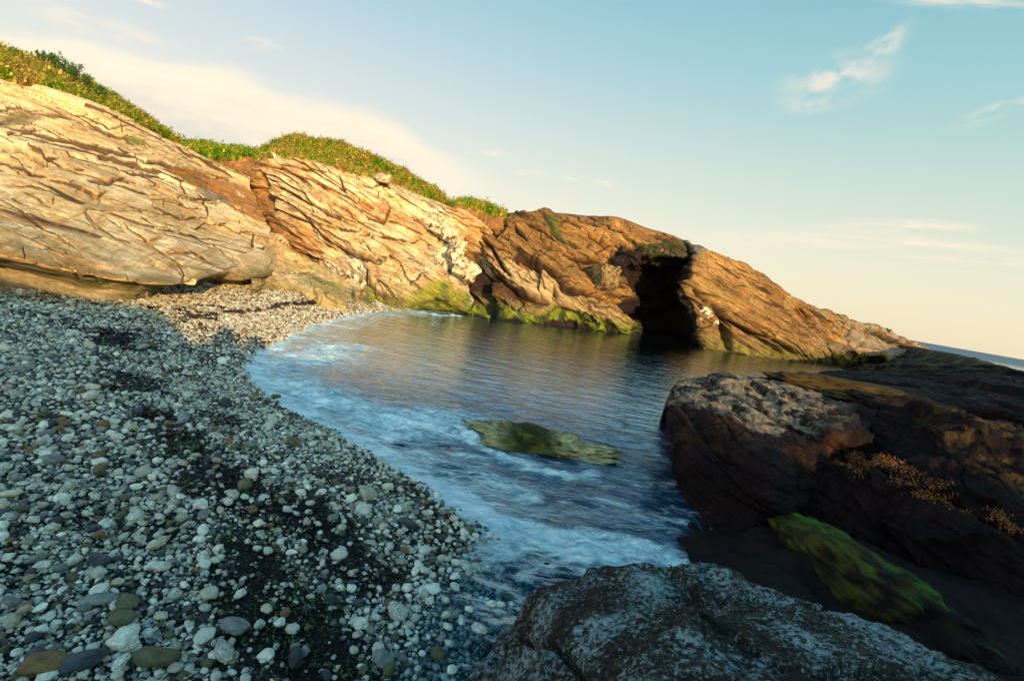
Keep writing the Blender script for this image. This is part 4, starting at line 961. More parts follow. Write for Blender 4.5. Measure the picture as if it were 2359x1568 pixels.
    c = lerp(np.ones_like(P)*np.array([.06, .06, .008]), np.array([.04, .15, .006]), sstep(nl+((P-a)@sd_)*-2.5, -.1, .5)); c = lerp(c, np.array([.03, .022, .01]), sstep(nz, -.05, .55)*.8)
    far = ((P-a)@ax)/L; pt_ = fbm(P*9, 5, .65, seed=12); c = lerp(c, DR*1.2, sstep(far+.5*pt_, .45, .95)); c = lerp(c, DR*1.5, sstep(pt_+.9*np.abs(((P-a)@sd_)/.19)-.55, .1, .45)*.9)
    o = mesh_np('mossy_rock', P, f, MAT_DARK, c); tag(o, 'long low rock coated with bright green algae in the dark gap', 'rock')
build_dark()

def build_front():
    rows = [
     [(1000, 1640, 0, -.03), (1110, 1530, 0, .03), (1180, 1440, 0, .07), (1232, 1352, 0, .22), (1340, 1335, 0, .30), (1400, 1312, 0, .40), (1480, 1308, 0, .43), (1560, 1325, 0, .43), (1640, 1315, 0, .47), (1750, 1358, 0, .50), (1900, 1415, 0, .52), (2100, 1485, 0, .56), (2358, 1580, 0, .6), (2620, 1690, 0, .62)],
     [(980, 1690, 0, -.03), (1120, 1590, 0, .10), (1200, 1500, 0, .22), (1270, 1420, 0, .40), (1350, 1395, 0, .48), (1420, 1375, 0, .53), (1500, 1370, 0, .56), (1580, 1380, 0, .57), (1670, 1385, 0, .60), (1780, 1425, 0, .62), (1930, 1475, 0, .64), (2120, 1545, 0, .66), (2358, 1640, 0, .68), (2620, 1760, 0, .7)],
     [(960, 1780, 0, .0), (1130, 1700, 0, .26), (1230, 1600, 0, .42), (1310, 1530, 0, .55), (1400, 1500, 0, .62), (1470, 1490, 0, .66), (1550, 1490, 0, .68), (1630, 1500, 0, .69), (1720, 1510, 0, .70), (1830, 1545, 0, .72), (1980, 1590, 0, .73), (2150, 1660, 0, .74), (2380, 1750, 0, .76), (2620, 1880, 0, .78)],
     [(940, 2100, 0, .1), (1130, 2100, 0, .38), (1250, 2100, 0, .55), (1350, 2100, 0, .64), (1430, 2100, 0, .70), (1500, 2100, 0, .72), (1600, 2100, 0, .74), (1680, 2100, 0, .75), (1780, 2100, 0, .76), (1880, 2100, 0, .78), (2000, 2100, 0, .79), (2200, 2150, 0, .80), (2400, 2200, 0, .8), (2620, 2300, 0, .8)]]
    s = Sheet(ext(rows), 660, 380, back=(.12, .25), backdrop=-.8, drop=-.3)
    s.groove = s.D.copy(); s.blocks(R(20), (.5, .5, .3), .012, .04, .006, 12); s.D += .035*fbm(s.B*3.5, 4, seed=4)+.012*fbm(s.B*14, 3, seed=6)+.004*fbm(s.B*50, 3)
    s.crack([(1180, 1470), (1290, 1500), (1400, 1600)], 10, .05)
    s.crack([(1230, 1440), (1200, 1480), (1130, 1530)], 8, .06)
    o = s.build('boulder', MAT_LICHEN); tag(o, 'lichen-mottled grey boulder in the foreground at the bottom of the view', 'boulder')
build_front()

def rock_lump(name, c, size, label, cat, mat, col, seed, rot=0, sub=5, amp=.2, flatten=.6, cfun=None, parent=None, fq=1.3):
    v, f = ICO[sub]
    n = 1+amp*fbm(v*fq+seed*3.3, 4)+.05*fbm(v*6+seed, 3)
    q = np.sign(v)*np.abs(v)**flatten
    P = q*n[:, None]*np.array(size); cr_, sr = math.cos(rot), math.sin(rot)
    P = np.stack([P[:, 0]*cr_-P[:, 1]*sr, P[:, 0]*sr+P[:, 1]*cr_, P[:, 2]], -1)
    nz = fbm(P*7/max(size)**.5+seed, 5, .65)
    C = lerp(np.ones_like(P)*np.array(col), np.array(col)*.30, sstep(nz, -.15, .45))
    if cfun is not None: C = cfun(P, C)
    o = mesh_np(name, P, f, mat, C, parent=parent); o.location = c
    return tag(o, label, cat) if label else o
rock_lump('rock_ridge', at(1965, 900, 8.2), (1.15, .35, .16), 'long low yellowish rock lying just behind the grey-topped block', 'rock', MAT_DARK, (.065, .04, .012), 31, rot=-.28, amp=.28, flatten=.8)
rock_lump('rock_ridge', at(2110, 945, 7.0), (.7, .3, .16), 'dark low rock between the reef and the right-hand rock', 'rock', MAT_DARK, (.02, .010, .008), 32, rot=-.3, amp=.4, flatten=.8)
# rocks awash in the cove
def green(P, C):
    n = fbm(P*5, 3, seed=2); return lerp(C, np.array([.06, .07, .012]), sstep(n, -.05, .35)*.7)
def midrock(P, C):
    n = fbm(P*4, 4, .6, seed=2); e = sstep(np.abs(P[:, 0]+.05), .12, .38)
    C = lerp(np.ones_like(P)*np.array([.035, .035, .012]), np.array([.40, .34, .17]), e*sstep(n, -.9, -.1))
    C = lerp(C, np.array([.11, .12, .012]), sstep(fbm(P*6, 3, seed=7), .0, .3)*.7*(1-.8*e))
    return lerp(C, np.array([.03, .02, .01]), sstep(fbm(P*19, 3, .6, seed=9), .1, .45)*.7)
rock_lump('sea_rock', atz(1228, 1032, -.055), (.74, .30, .15), 'low mossy yellow-green rock with waves washing round it in the middle of the cove', 'rock', MAT_DARK, (.3, .24, .12), 2, rot=-.12, sub=6, amp=.5, fq=2.3, flatten=.85, cfun=midrock)
for i, (x, y, r) in enumerate([(1245, 1292, .07), (1275, 1312, .06)]):
    rock_lump('sea_rock', atz(x, y, -.03), (r*1.3, r, .04), ['dark wet stone left of the breaking foam', 'dark wet stone touching the foam beside the foreground boulder'][i], 'rock', MAT_DARK, (.035, .02, .015), 20+i, sub=4)
# loose blocks on the cliff
rock_lump('boulder', at(884, 411, 18.2), (.26, .2, .14), 'pale block of rock stuck in the brown earth under the grass', 'boulder', MAT_ROCK, (.50, .38, .22), 8, flatten=.5, rot=.2, sub=4)
rock_lump('boulder', at(543, 453, 16.6), (.26, .2, .17), 'cream boulder lying in the earthy hollow between the two cliffs', 'boulder', MAT_ROCK, (.50, .36, .20), 9, flatten=.6, sub=4)
rock_lump('boulder', at(1395, 640, 18.3), (.42, .4, .42), 'angular brown block wedged in the cliff left of the recess', 'boulder', MAT_ROCKFAR, (.26, .17, .07), 10, amp=.35, flatten=.6, sub=5, rot=.5)
# pale sloping shelf between lobe and central cliff
def build_shelf():
    rows = [[(585, 575, 15.5), (625, 580, 15.3), (680, 605, 15.4), (740, 635, 15.2), (800, 668, 14.8)],
            [(585, 610, 13.8), (630, 612, 13.9), (680, 632, 14.3), (740, 657, 14.4), (800, 684, 14.2)],
            [(585, 645, 0, .42), (630, 640, 0, .45), (690, 655, 0, .42), (750, 678, 0, .35), (800, 698, 0, .2)]]
    s = Sheet(rows, 200, 120, back=(.5, .3)); s.strata(R(20), [(0.4, 0.05, 0.05), (0.15, 0.025, 0.03), (0.06, 0.01, 0.01)], lat=2, seed=33); s.D += .05*fbm(s.B*2, 3)
    colour_cliff(s, CREAM, PALE, TAN, .6, seed=4); s.C = lerp(s.C, np.array([.26, .21, .06]), sstep(s.px, 650, 720)*.5)
    o = s.build('rock_shelf', MAT_ROCK); tag(o, 'pale sloping rock shelf at the top of the beach, foot of the layered cliff', 'rock')
build_shelf()

# ------------------------------------------------------------------ grass slopes
def blades(name, s, mask, n, hmin, hmax, wid, pal, seed, label, lean=(0.10, 0, 0), leafy=0.3):
    rg = np.random.default_rng(seed)
    P = s.P.reshape(-1, 3); mk = mask.reshape(-1)
    # area weights
    du = np.linalg.norm(np.gradient(s.P, axis=1), axis=2); dv = np.linalg.norm(np.gradient(s.P, axis=0), axis=2)
    w = (du*dv).reshape(-1)*mk; w = w/w.sum()
    idx = rg.choice(len(P), n, p=w); base = P[idx] + rg.normal(size=(n, 3))*0.05
    cl = fbm(base*1.6, 3, seed=seed); cl2 = fbm(base*5, 2, seed=seed+4)
    h = (hmin+(hmax-hmin)*rg.random(n))*(1+.55*cl2+.35*cl); h = np.maximum(h, .04)
    a = rg.random(n)*6.283; ln = 0.5+0.9*rg.random(n)
    wd_ = wid*(0.6+0.8*rg.random(n))*(1+(rg.random(n) < leafy)*1.8)
    dx = np.stack([np.cos(a), np.sin(a), a*0], -1); dl = np.stack([np.cos(a+1.5), np.sin(a+1.5), a*0], -1)*ln[:, None] + np.array(lean)
    up = np.array([0, 0, 1.])
    fl_ = rg.random(n) < .65; base = base+np.stack([a*0, a*0, np.where(fl_, rg.random(n)*h*.9, 0)], -1); h = np.where(fl_, h*.42, h*.85); dl = dl*np.where(fl_, 2.2, 1.)[:, None]
    b0 = base-dx*wd_[:, None]/2; b1 = base+dx*wd_[:, None]/2
    mid = base+up*(h*.55)[:, None]+dl*(h*.25)[:, None]
    m0 = mid-dx*wd_[:, None]*.45; m1 = mid+dx*wd_[:, None]*.45
    tip = base+up*h[:, None]+dl*(h*.8)[:, None]
    V = np.stack([b0, b1, m1, m0, tip, tip+dx*wd_[:, None]*.08], 1).reshape(-1, 3)
    k = np.arange(n)[:, None]*6
    Fq = np.concatenate([k+np.array([[0, 1, 2, 3]]), k+np.array([[3, 2, 5, 4]])])
    t = np.clip(.5+.9*cl+.45*cl2+.25*rg.normal(size=n), 0, .999)*(len(pal)-1); i = t.astype(int); fr = (t-i)[:, None]
    pal = np.array(pal); c = pal[i]*(1-fr)+pal[np.minimum(i+1, len(pal)-1)]*fr; c = c*(0.7+.6*rg.random((n, 1)))
    C = np.repeat(c, 6, axis=0)
    o = mesh_np(name, V, Fq, MAT_GRASS, C, smooth=False); tag(o, label, 'grass', kind='stuff'); return o
PG = [(.10, .20, .01), (.19, .30, .016), (.32, .35, .03), (.44, .38, .06), (.46, .35, .08), (.36, .25, .06)]
PGR = [(.06, .15, .01), (.13, .28, .015), (.22, .38, .02), (.34, .38, .035), (.42, .34, .06)]
def mound(rows, nu, nv, soilcol, name, label, disp=.16, back=(3, .6)):
    s = Sheet(rows, nu, nv, back=back); s.groove = s.D.copy()
    s.D += disp*fbm(s.B*1.7, 4, .6, seed=5)+.05*fbm(s.B*6, 3)
    n = fbm(s.B*3, 3); s.C = lerp(np.ones_like(s.C)*soilcol, np.array(soilcol)*1.7, sstep(n, -.1, .6))
    o = s.build(name, MAT_SOIL); tag(o, label, kind='structure'); return s
def build_grass():
    soil = np.array([.13, .065, .025])
    s = mound([
      [(-300, 20, 16.5), (0, 120, 16.5), (110, 160, 16.6), (210, 218, 17), (300, 278, 17.6), (350, 312, 18), (385, 330, 18.4)],
      [(-300, 55, 15.4), (0, 148, 15.4), (110, 184, 15.6), (210, 238, 16), (300, 285, 16.6), (350, 312, 17.2), (385, 328, 17.8)],
      [(-300, 90, 14), (0, 185, 14.2), (110, 212, 14.5), (240, 262, 15.2), (320, 298, 16), (355, 314, 16.6), (385, 328, 17)],
      [(-300, 120, 13.4), (0, 205, 13.7), (110, 232, 14.2), (240, 280, 14.9), (320, 312, 15.7), (355, 325, 16.4), (385, 335, 16.9)]],
      220, 90, soil, 'hillside', 'steep grassy bank above the left rock slabs')
    bare = softpoly(s.px, s.py, [(330, 285), (385, 320), (385, 335), (320, 300)], 4)
    blades('grass', s, (s.tv > .75)*(s.py < np.interp(s.px, [-300, 0, 110, 240, 320, 385], [108, 190, 216, 266, 300, 330]))*(1-.8*bare), 110000, .06, .19, .022, PG, 1, 'tall green and golden grass covering the bank at the top left')
    s = mound([
      [(380, 368, 23), (420, 340, 23), (500, 350, 23), (560, 359, 23), (610, 365, 22.5), (640, 368, 22)],
      [(380, 350, 20.5), (420, 345, 20.5), (500, 355, 20.5), (560, 362, 20.5), (610, 372, 20.3), (640, 375, 20)],
      [(400, 375, 18.6), (440, 380, 18.8), (500, 385, 19), (560, 392, 19), (610, 392, 19), (640, 385, 19)]],
      120, 70, np.array([.20, .10, .04]), 'hillside', 'low grassy saddle between the two cliffs')
    blades('grass', s, (s.tv > .75)*(s.py < np.interp(s.px, [380, 440, 500, 560, 640], [330, 362, 372, 368, 366])), 50000, .06, .20, .024, PGR, 2, 'bright green bushy grass in the dip between the two cliffs')
    s = mound([
      [(596, 362, 21), (625, 350, 21), (655, 328, 21.2), (690, 326, 21.3), (780, 341, 21.3), (870, 379, 21.2), (950, 416, 21), (1000, 448, 20.8), (1024, 470, 20.6)],
      [(598, 366, 20.4), (635, 356, 20.2), (670, 345, 20.2), (710, 350, 20.2), (790, 366, 20.2), (870, 398, 20.2), (950, 435, 20.2), (1000, 456, 20.2), (1028, 473, 20.2)],
      [(598, 370, 19.8), (640, 364, 19.4), (670, 366, 19.3), (720, 376, 19.2), (800, 395, 19.2), (880, 424, 19.3), (950, 452, 19.6), (1000, 466, 19.8), (1030, 476, 20)],
      [(596, 376, 19.1), (640, 372, 18.7), (680, 376, 18.6), (740, 386, 18.6), (820, 408, 18.7), (890, 442, 18.9), (960, 474, 19.2), (1010, 486, 19.4), (1034, 492, 19.8)],
      [(596, 390, 18.8), (640, 385, 18.4), (680, 390, 18.2), (740, 398, 18.2), (820, 420, 18.3), (890, 452, 18.5), (960, 482, 19.0), (1010, 494, 19.2), (1034, 498, 19.6)]],
      260, 130, soil*1.1, 'hillside', 'rounded grass-topped hump with bare brown earth edge on the central cliff')
    lim = np.interp(s.px, [596, 640, 680, 740, 800, 870, 950, 1020], [368, 362, 366, 384, 396, 416, 452, 474]) + 6*fbm(s.B*2, 3)
    blades('grass', s, (s.tv > .75)*(s.py < lim), 120000, .06, .17, .022, PG, 3, 'dense golden and green grass on the rounded hump above the central cliff')
    s = mound([
      [(1022, 476, 20.8), (1045, 476, 20.8), (1075, 472, 20.8), (1110, 482, 20.8), (1140, 495, 20.6), (1160, 500, 20.4)],
      [(1022, 484, 20.2), (1045, 482, 20.0), (1075, 482, 20), (1110, 490, 20), (1140, 498, 20), (1160, 504, 20)],
      [(1022, 494, 19.7), (1045, 496, 19.5), (1075, 498, 19.4), (1110, 502, 19.4), (1140, 506, 19.4), (1160, 510, 19.6)]],
      100, 50, soil*1.3, 'hillside', 'small grassy knoll at the right end of the grass')
    blades('grass', s, (s.tv > .75)*(s.py < np.interp(s.px, [1022, 1060, 1100, 1150], [476, 474, 488, 500])), 16000, .06, .20, .022, PGR, 4, 'tuft of dark green grass on the small knoll right of the hump')
build_grass()

def shrub(loc, h, seed, label):
    root = bpy.data.objects.new('shrub', None); COL.objects.link(root); root.location = loc
    tag(root, label, 'shrub', 'shrubs on the skyline of the left bank')
    rg = np.random.default_rng(seed)
    Vs, Fs, off = [], [], 0; L = []; 
    for k in range(7):
        a = rg.random()*6.28; p = np.zeros(3); d = np.array([math.cos(a)*.35, math.sin(a)*.35, 1.0]); hh = h*(.6+.4*rg.random())
        for j in range(6):
            q = p+d*hh/6; r0 = .012*(1-j/7); r1 = .012*(1-(j+1)/7)
            ring = lambda c, r: np.array([c+np.array([math.cos(t)*r, math.sin(t)*r, 0]) for t in (0, 2.1, 4.2)])
            Vs.append(np.concatenate([ring(p, r0), ring(q, r1)])); Fs.append(np.array([[0, 1, 4, 3], [1, 2, 5, 4], [2, 0, 3, 5]])+off); off += 6
            p = q; d = d+rg.normal(size=3)*.18
            if j > 0:
                for _ in range(22): L.append(p+rg.normal(size=3)*h*.10)
    mesh_np('stem', np.concatenate(Vs), np.concatenate(Fs), MAT_GRASS, np.ones((off, 3))*np.array([.05, .035, .02]), parent=root)
    L = np.array(L); n = len(L); a = rg.normal(size=(n, 3)); a /= np.linalg.norm(a, axis=1)[:, None]; b = rg.normal(size=(n, 3)); b -= a*(a*b).sum(1)[:, None]; b /= np.linalg.norm(b, axis=1)[:, None]
    sz = .030*(.6+.7*rg.random((n, 1)))
    V = np.stack([L-a*sz, L+b*sz*.45, L+a*sz, L-b*sz*.45], 1).reshape(-1, 3); Fq = np.arange(4*n).reshape(-1, 4)
    mesh_np('foliage', V, Fq, MAT_GRASS, np.repeat(np.array([.06, .12, .035])*(.6+.9*rg.random((n, 1))), 4, axis=0), smooth=False, parent=root)
for i, (px, py, h) in enumerate([(96, 134, .24), (120, 144, .38), (142, 158, .30), (170, 172, .46), (196, 190, .34), (224, 212, .26)]):
    shrub(at(px, py+8, 16.6), h*1.0, 40+i, ['thin leafy shrub, leftmost on the grassy skyline', 'taller dark shrub second from left on the grassy skyline', 'third and lower shrub on the grassy skyline', 'dark upright shrub fourth along the grassy skyline', 'fifth shrub on the grassy skyline, lower than the one on its left', 'smallest shrub, rightmost on the grassy skyline'][i])

# ------------------------------------------------------------------ rockweed on the dark rocks
def rockweed(name, s, polys, n, size, pal, seed, label):
    rg = np.random.default_rng(seed); P = s.P.reshape(-1, 3)
    mk = np.zeros(s.px.shape)
    for p, a in polys: mk = np.maximum(mk, softpoly(s.wx, s.wy, p, 10)*a)
    mk = mk*sstep(fbm(s.B*7, 3, seed=3), -.25, .3)*(s.vis > .5)
    w = mk.reshape(-1)/mk.sum(); idx = rg.choice(len(P), n, p=w); nrm = s.N.reshape(-1, 3)[idx]
    b = P[idx]+nrm*.015+rg.normal(size=(n, 3))*.012
    a = rg.normal(size=(n, 3)); a = a*.5+np.array([0, -.2, -.9]); a /= np.linalg.norm(a, axis=1)[:, None]
    c = np.cross(a, nrm+rg.normal(size=(n, 3))*.6); c /= np.linalg.norm(c, axis=1)[:, None]
    sz = size*(.5+rg.random((n, 1))); lift = nrm*sz*.4
    V = np.stack([b, b+a*sz*.6+c*sz*.25+lift, b+a*sz*1.2+lift*.6, b+a*sz*.6-c*sz*.25+lift], 1).reshape(-1, 3)
    pal = np.array(pal); C = np.repeat(pal[rg.integers(0, len(pal), n)]*(.6+.8*rg.random((n, 1))), 4, axis=0)
    o = mesh_np(name, V, np.arange(4*n).reshape(-1, 4), MAT_WEED, C, smooth=False); tag(o, label, 'seaweed', kind='stuff')
rockweed('rockweed', KSHEET, [([(1855, 1010), (1960, 1020), (2080, 1070), (2210, 1120), (2240, 1170), (2200, 1180), (2050, 1120), (1900, 1070), (1855, 1050)], 1.0), ([(2260, 1140), (2358, 1180), (2340, 1220), (2270, 1180)], .5)],
         5200, .015, [(.26, .065, .008), (.16, .045, .006), (.24, .10, .015), (.12, .05, .012)], 5, 'orange-brown rockweed hanging in tufts on the dark right-hand rock')

# ------------------------------------------------------------------ pebbles
def pebble_mat(name, c0, c1_, vein, veinamt, rough=0.55):
    m_, N, out = newmat(name)
    tc = N.n('ShaderNodeTexCoord').outputs['Object']
    oi = N.n('ShaderNodeObjectInfo').outputs['Random']
    off = N.n('ShaderNodeCombineXYZ', ins={0: N.math('MULTIPLY', oi, 37.0), 1: N.math('MULTIPLY', oi, 91.0), 2: 0.0}).outputs[0]
    v = N.n('ShaderNodeVectorMath', operation='ADD', ins={0: tc, 1: off}).outputs[0]
    n1 = N.noise(v, 1.6, 5, 0.6); n2 = N.noise(N.mapping(v, (1, 1, 2.5), (.4, .7, 0)), 2.0, 7, 0.7, 1.2); n3 = N.noise(v, 9, 4, 0.7)
    c = N.mix(N.mr(n1, .35, .65), c0, c1_)
    ve = N.mr(N.math('ABSOLUTE', N.math('SUBTRACT', n2, 0.5)), 0.0, 0.045, 1.0, 0.0)
    pit = N.mr(n3, .60, .70)
    # how much a stone is veined differs from stone to stone
    per = N.mr(N.math('FRACT', N.math('MULTIPLY', oi, 13.7)), 0.2, 0.9)
    ve = N.math('MULTIPLY', N.math('MAXIMUM', ve, N.math('MULTIPLY', pit, .8)), N.math('MULTIPLY', per, veinamt))
    c = N.mix(ve, c, vein)
    val = N.mr(N.math('FRACT', N.math('MULTIPLY', oi, 5.31)), 0, 1, .68, 1.2, 'LINEAR')
    cs = N.n('ShaderNodeVectorMath', operation='SCALE', ins={0: c}); N.set(cs, 3, val)
    bp = N.n('ShaderNodeBump', ins={'Strength': .5, 'Distance': .15, 'Height': N.math('SUBTRACT', n3, ve)})
    b = N.n('ShaderNodeBsdfPrincipled', ins={'Base Color': cs.outputs[0], 'Roughness': rough, 'Normal': bp, 'Specular IOR Level': .35}); N.t.links.new(b.outputs[0], out.inputs[0]); return m_
PM = {
 'white': pebble_mat('white_pebble', (.66, .62, .50, 1), (.86, .83, .71, 1), (.02, .018, .012, 1), 1.0),
 'cream': pebble_mat('cream_pebble', (.46, .40, .28, 1), (.62, .55, .42, 1), (.08, .05, .02, 1), .8),
 'grey': pebble_mat('grey_pebble', (.14, .155, .15, 1), (.27, .28, .26, 1), (.50, .50, .46, 1), .4),
 'slate': pebble_mat('slate_pebble', (.022, .030, .045, 1), (.05, .065, .085, 1), (.14, .15, .16, 1), .3, .4),
 'brown': pebble_mat('brown_pebble', (.16, .085, .03, 1), (.28, .16, .06, 1), (.05, .03, .02, 1), .5),
 'olive': pebble_mat('olive_pebble', (.08, .08, .035, 1), (.17, .16, .07, 1), (.03, .03, .02, 1), .5),
}
KINDS = list(PM); PROB = [.46, .15, .17, .12, .04, .06]
def pebble_shape(sub, seed):
    v, f = ICO[sub]
    rg = np.random.default_rng(seed)
    q = np.sign(v)*np.abs(v)**(.8+.25*rg.random())
    n = 1+.26*perlin(v*.9+seed*2.7)+.12*perlin(v*1.7+seed)+.03*perlin(v*4+seed)
    P = q*n[:, None]; P = P/np.abs(P).max(0)
    P = P*np.array([1, .62+.3*rg.random(), .42+.28*rg.random()])
    return P, f
def src_mesh(kind, sub, seed):
    P, f = pebble_shape(sub, seed)
    me = bpy.data.meshes.new('pebble_shape')
    me.from_pydata(P.tolist(), [], f.tolist()); me.polygons.foreach_set('use_smooth', np.ones(len(f), bool)); me.materials.append(PM[kind]); me.update()
    return me
def visible(x, y, z):
    px, py, zc = proj(np.stack([x, y, z], -1))
    return (zc > .3) & (px > -900) & (px < W+60) & (py > 0) & (py < H+130), px, py, zc
def scatter(r0, r1, x0, x1, y0, y1, fill, seed):
    """loose jittered packing of stones of radius r0..r1; returns x,y,z,r"""
    rg = np.random.default_rng(seed); sp = (r0+r1)*.5*2.0/math.sqrt(fill)
    gx, gy = np.meshgrid(np.arange(x0, x1, sp), np.arange(y0, y1, sp))
    x = (gx+rg.uniform(-.5, .5, gx.shape)*sp*.95).ravel(); y = (gy+rg.uniform(-.5, .5, gx.shape)*sp*.95).ravel()
    z = bed_z(x, y); d = shore_d(x, y)
    ok, px, py, zc = visible(x, y, z)
    ok &= (d > np.where(y < 2.7, -1.6, -.35))
    x, y, z, d, px, py = [a[ok] for a in (x, y, z, d, px, py)]
    r = r0+(r1-r0)*rg.random(len(x))**2.0
    wm = weed_mask(np.stack([x, y, z], -1))
    keep = rg.random(len(x)) > wm*np.where(r < .013, .85, .58+.3*(y < 1.7))
    return x[keep], y[keep], z[keep], r[keep], d[keep]
def build_pebbles():
    rg = np.random.default_rng(99)
    sets = []
    def add(r0, r1, x0, x1, y0, y1, fill, seed, lift, cond=None):
        x, y, z, r, d = scatter(r0, r1, x0, x1, y0, y1, fill, seed)
        if cond is not None:
            k = cond(x, y, d, rg); x, y, z, r, d = x[k], y[k], z[k], r[k], d[k]
        sets.append(np.stack([x, y, z+r*lift, r], -1))
    near_edge = lambda x, y, d: np.exp(-np.maximum(d, 0)/.55)
    # small shingle, stones, cobbles
    clump = lambda k: (lambda x, y, d, g: g.random(len(x)) < .25+.75*sstep(fbm(np.stack([x*2.3, y*2.3, x*0+k], -1), 3), -.45, .15))
    add(.006, .012, -3.6, 1.6, .7, 2.6, .62, 1, .3, clump(0))
    add(.009, .017, -7, 1.8, 1.0, 5.5, .62, 2, .3, clump(0))
    add(.011, .022, -11, 2, 3.5, 9.5, .80, 3, .3, clump(0))
    add(.020, .036, -13, 4, 7.5, 17.5, 1.0, 4, .25)
    add(.013, .026, -4.2, 1.6, .7, 3.2, .58, 5, .35)
    add(.016, .030, -11, 2, 2.5, 9, .34, 6, .35, lambda x, y, d, g: g.random(len(x)) > .75*near_edge(x, y, d))
    add(.024, .040, -4.5, 1.6, .7, 3.6, .15, 7, .4, lambda x, y, d, g: g.random(len(x)) > .8*near_edge(x, y, d))
    add(.030, .056, -11, 2, 2.8, 8, .09, 8, .4, lambda x, y, d, g: g.random(len(x)) > .92*near_edge(x, y, d))
    A = np.concatenate(sets)
    big = A[A[:, 3] > .022]; 
    px, py, zc = proj(big[:, :3]); size = big[:, 3]/zc
    vis = (px > 8) & (px < W-8) & (py > 500) & (py < H-4)
    # hidden by the foreground boulder
    lim = np.interp(px, [1060, 1100, 1180, 1232, 1400, 2400], [1600, 1540, 1430, 1345, 1305, 1300]); vis &= (py < lim-6)
    order = np.argsort(-size*vis)[:285]
    sel = np.zeros(len(big), bool); sel[order] = True
    rest = np.concatenate([A[A[:, 3] <= .022], big[~sel]])
    # individual stones
    srcs = {(k, j): src_mesh(k, 4, 10+j+7*KINDS.index(k)) for k in KINDS for j in range(5)}
    words = {'white': 'rounded white pebble with dark specks', 'cream': 'rounded cream pebble', 'grey': 'smooth grey pebble', 'slate': 'dark blue-grey slate pebble', 'brown': 'brown sea-worn pebble', 'olive': 'olive-green sea-worn pebble'}
    def put(x, y, z, sx, sy, sz, rz, kind, j, label, group, tilt=None):
        o = bpy.data.objects.new('pebble', srcs[(kind, j)]); COL.objects.link(o)
        o.location = (x, y, z); o.scale = (sx, sy, sz)
        t = tilt or (rg.normal()*.25, rg.normal()*.25)
        o.rotation_euler = (t[0], t[1], rz); tag(o, label, 'pebble', group); return o
    bx = big[sel]; ppx, ppy, _ = proj(bx[:, :3])
    for (x, y, z, r), qx, qy in zip(bx, ppx, ppy):
        kd = KINDS[rg.choice(6, p=[.50, .16, .17, .06, .05, .06])]; s_ = r*(.9+.4*rg.random())
        d = shore_d(np.array([x]), np.array([y]))[0]; wk = weed_mask(np.array([[x, y, z]]))[0]
        where = ('under the thin water beside the foreground boulder' if d < 0 else 'lying in the black seaweed patch' if wk > .5 else 'close to the edge of the water' if d < .35
                 else 'in the bottom left corner of the beach' if qy > 1350 and qx < 350 else 'near the bottom edge of the beach' if qy > 1350
                 else 'at the left edge of the shaded beach' if qx < 200 else 'on the upper shaded beach below the rock slabs' if qy < 1000 else 'in the middle of the shaded beach')
        e1, e2 = .8+.4*rg.random(), .8+.4*rg.random()
        put(x, y, z+.012, s_, s_*e1, s_*e2, rg.random()*6.28, kd, rg.integers(5), ('long ' if e1 < .9 else 'broad ' if e1 > 1.1 else '')+words[kd]+' '+where, 'larger pebbles on the beach')
    # stones that stand out, placed one by one: px, py, length px, width px, angle, kind, label
    for (qx, qy, L, wd_, ang, kd, lab) in [
        (105, 1525, 112, 62, 35, 'brown', 'large orange-brown oval pebble at the bottom left corner'),
        (280, 1420, 78, 48, 5, 'olive', 'olive pebble below another green-brown stone near the bottom left'),
        (290, 1384, 72, 46, -10, 'olive', 'green-brown stone with a pale band, just above the olive pebble'),
        (360, 1510, 130, 70, 25, 'olive', 'big dark olive slab-like stone at the bottom of the beach'),
        (190, 1520, 120, 62, 60, 'slate', 'large blue-grey stone beside the orange-brown pebble'),
        (285, 1468, 72, 68, 0, 'white', 'big round white pebble right of the blue-grey stone'),
        (230, 1378, 92, 44, 30, 'grey', 'long pale grey stone above the olive pebbles'),
        (915, 1405, 76, 38, -40, 'white', 'white peanut-shaped pebble with brown veins near the water'),
        (940, 1203, 62, 26, -12, 'slate', 'dark blue oval stone lying close to the wave edge'),
        (540, 1440, 84, 44, 5, 'grey', 'grey stone with white veins near the bottom centre of the beach'),
        (470, 1462, 66, 34, 80, 'white', 'upright white elongated pebble near the bottom of the beach'),
        (515, 1498, 44, 60, 60, 'white', 'white pebble partly buried in black weed near the bottom'),
        (880, 1515, 68, 40, -30, 'grey', 'pale grey stone under shallow water at the bottom of the view'),
        (995, 1355, 50, 28, -5, 'white', 'smooth white pebble in thin water near the lichen boulder'),
        (1105, 1448, 52, 30, -15, 'white', 'pale oval pebble under the water touching the lichen boulder'),
    ]:
        p = atz(qx, qy, .10); p[2] = bed_z(p[:1], p[1:2])[0]; p = atz(qx, qy, p[2]+.03)
        zc = proj(p[None])[2][0]; a_ = L/2*zc/FPX*.86; b_ = wd_/2*zc/FPX*1.02
        put(p[0], p[1], p[2], a_, b_*1.25, max(b_*1.0, .02), R(ang-8), kd, rg.integers(5), lab, None, tilt=(.05, .03))
    # the rest: one shingle object with instances
    sc = bpy.data.collections.new('pebble_shapes')
    k6 = 0; kinds_of = []
    for k in KINDS:
        for j in range(3):
            o = bpy.data.objects.new('p%02d' % k6, src_mesh(k, 2, 60+k6)); sc.objects.link(o); kinds_of.append(k); k6 += 1
    n = len(rest)
    me = bpy.data.meshes.new('shingle'); me.vertices.add(n); me.vertices.foreach_set('co', np.ascontiguousarray(rest[:, :3], dtype=np.float32).ravel())
    def fa(nm, arr, typ='FLOAT', key='value'):
        a = me.attributes.new(nm, typ, 'POINT'); a.data.foreach_set(key, np.ascontiguousarray(arr).ravel())
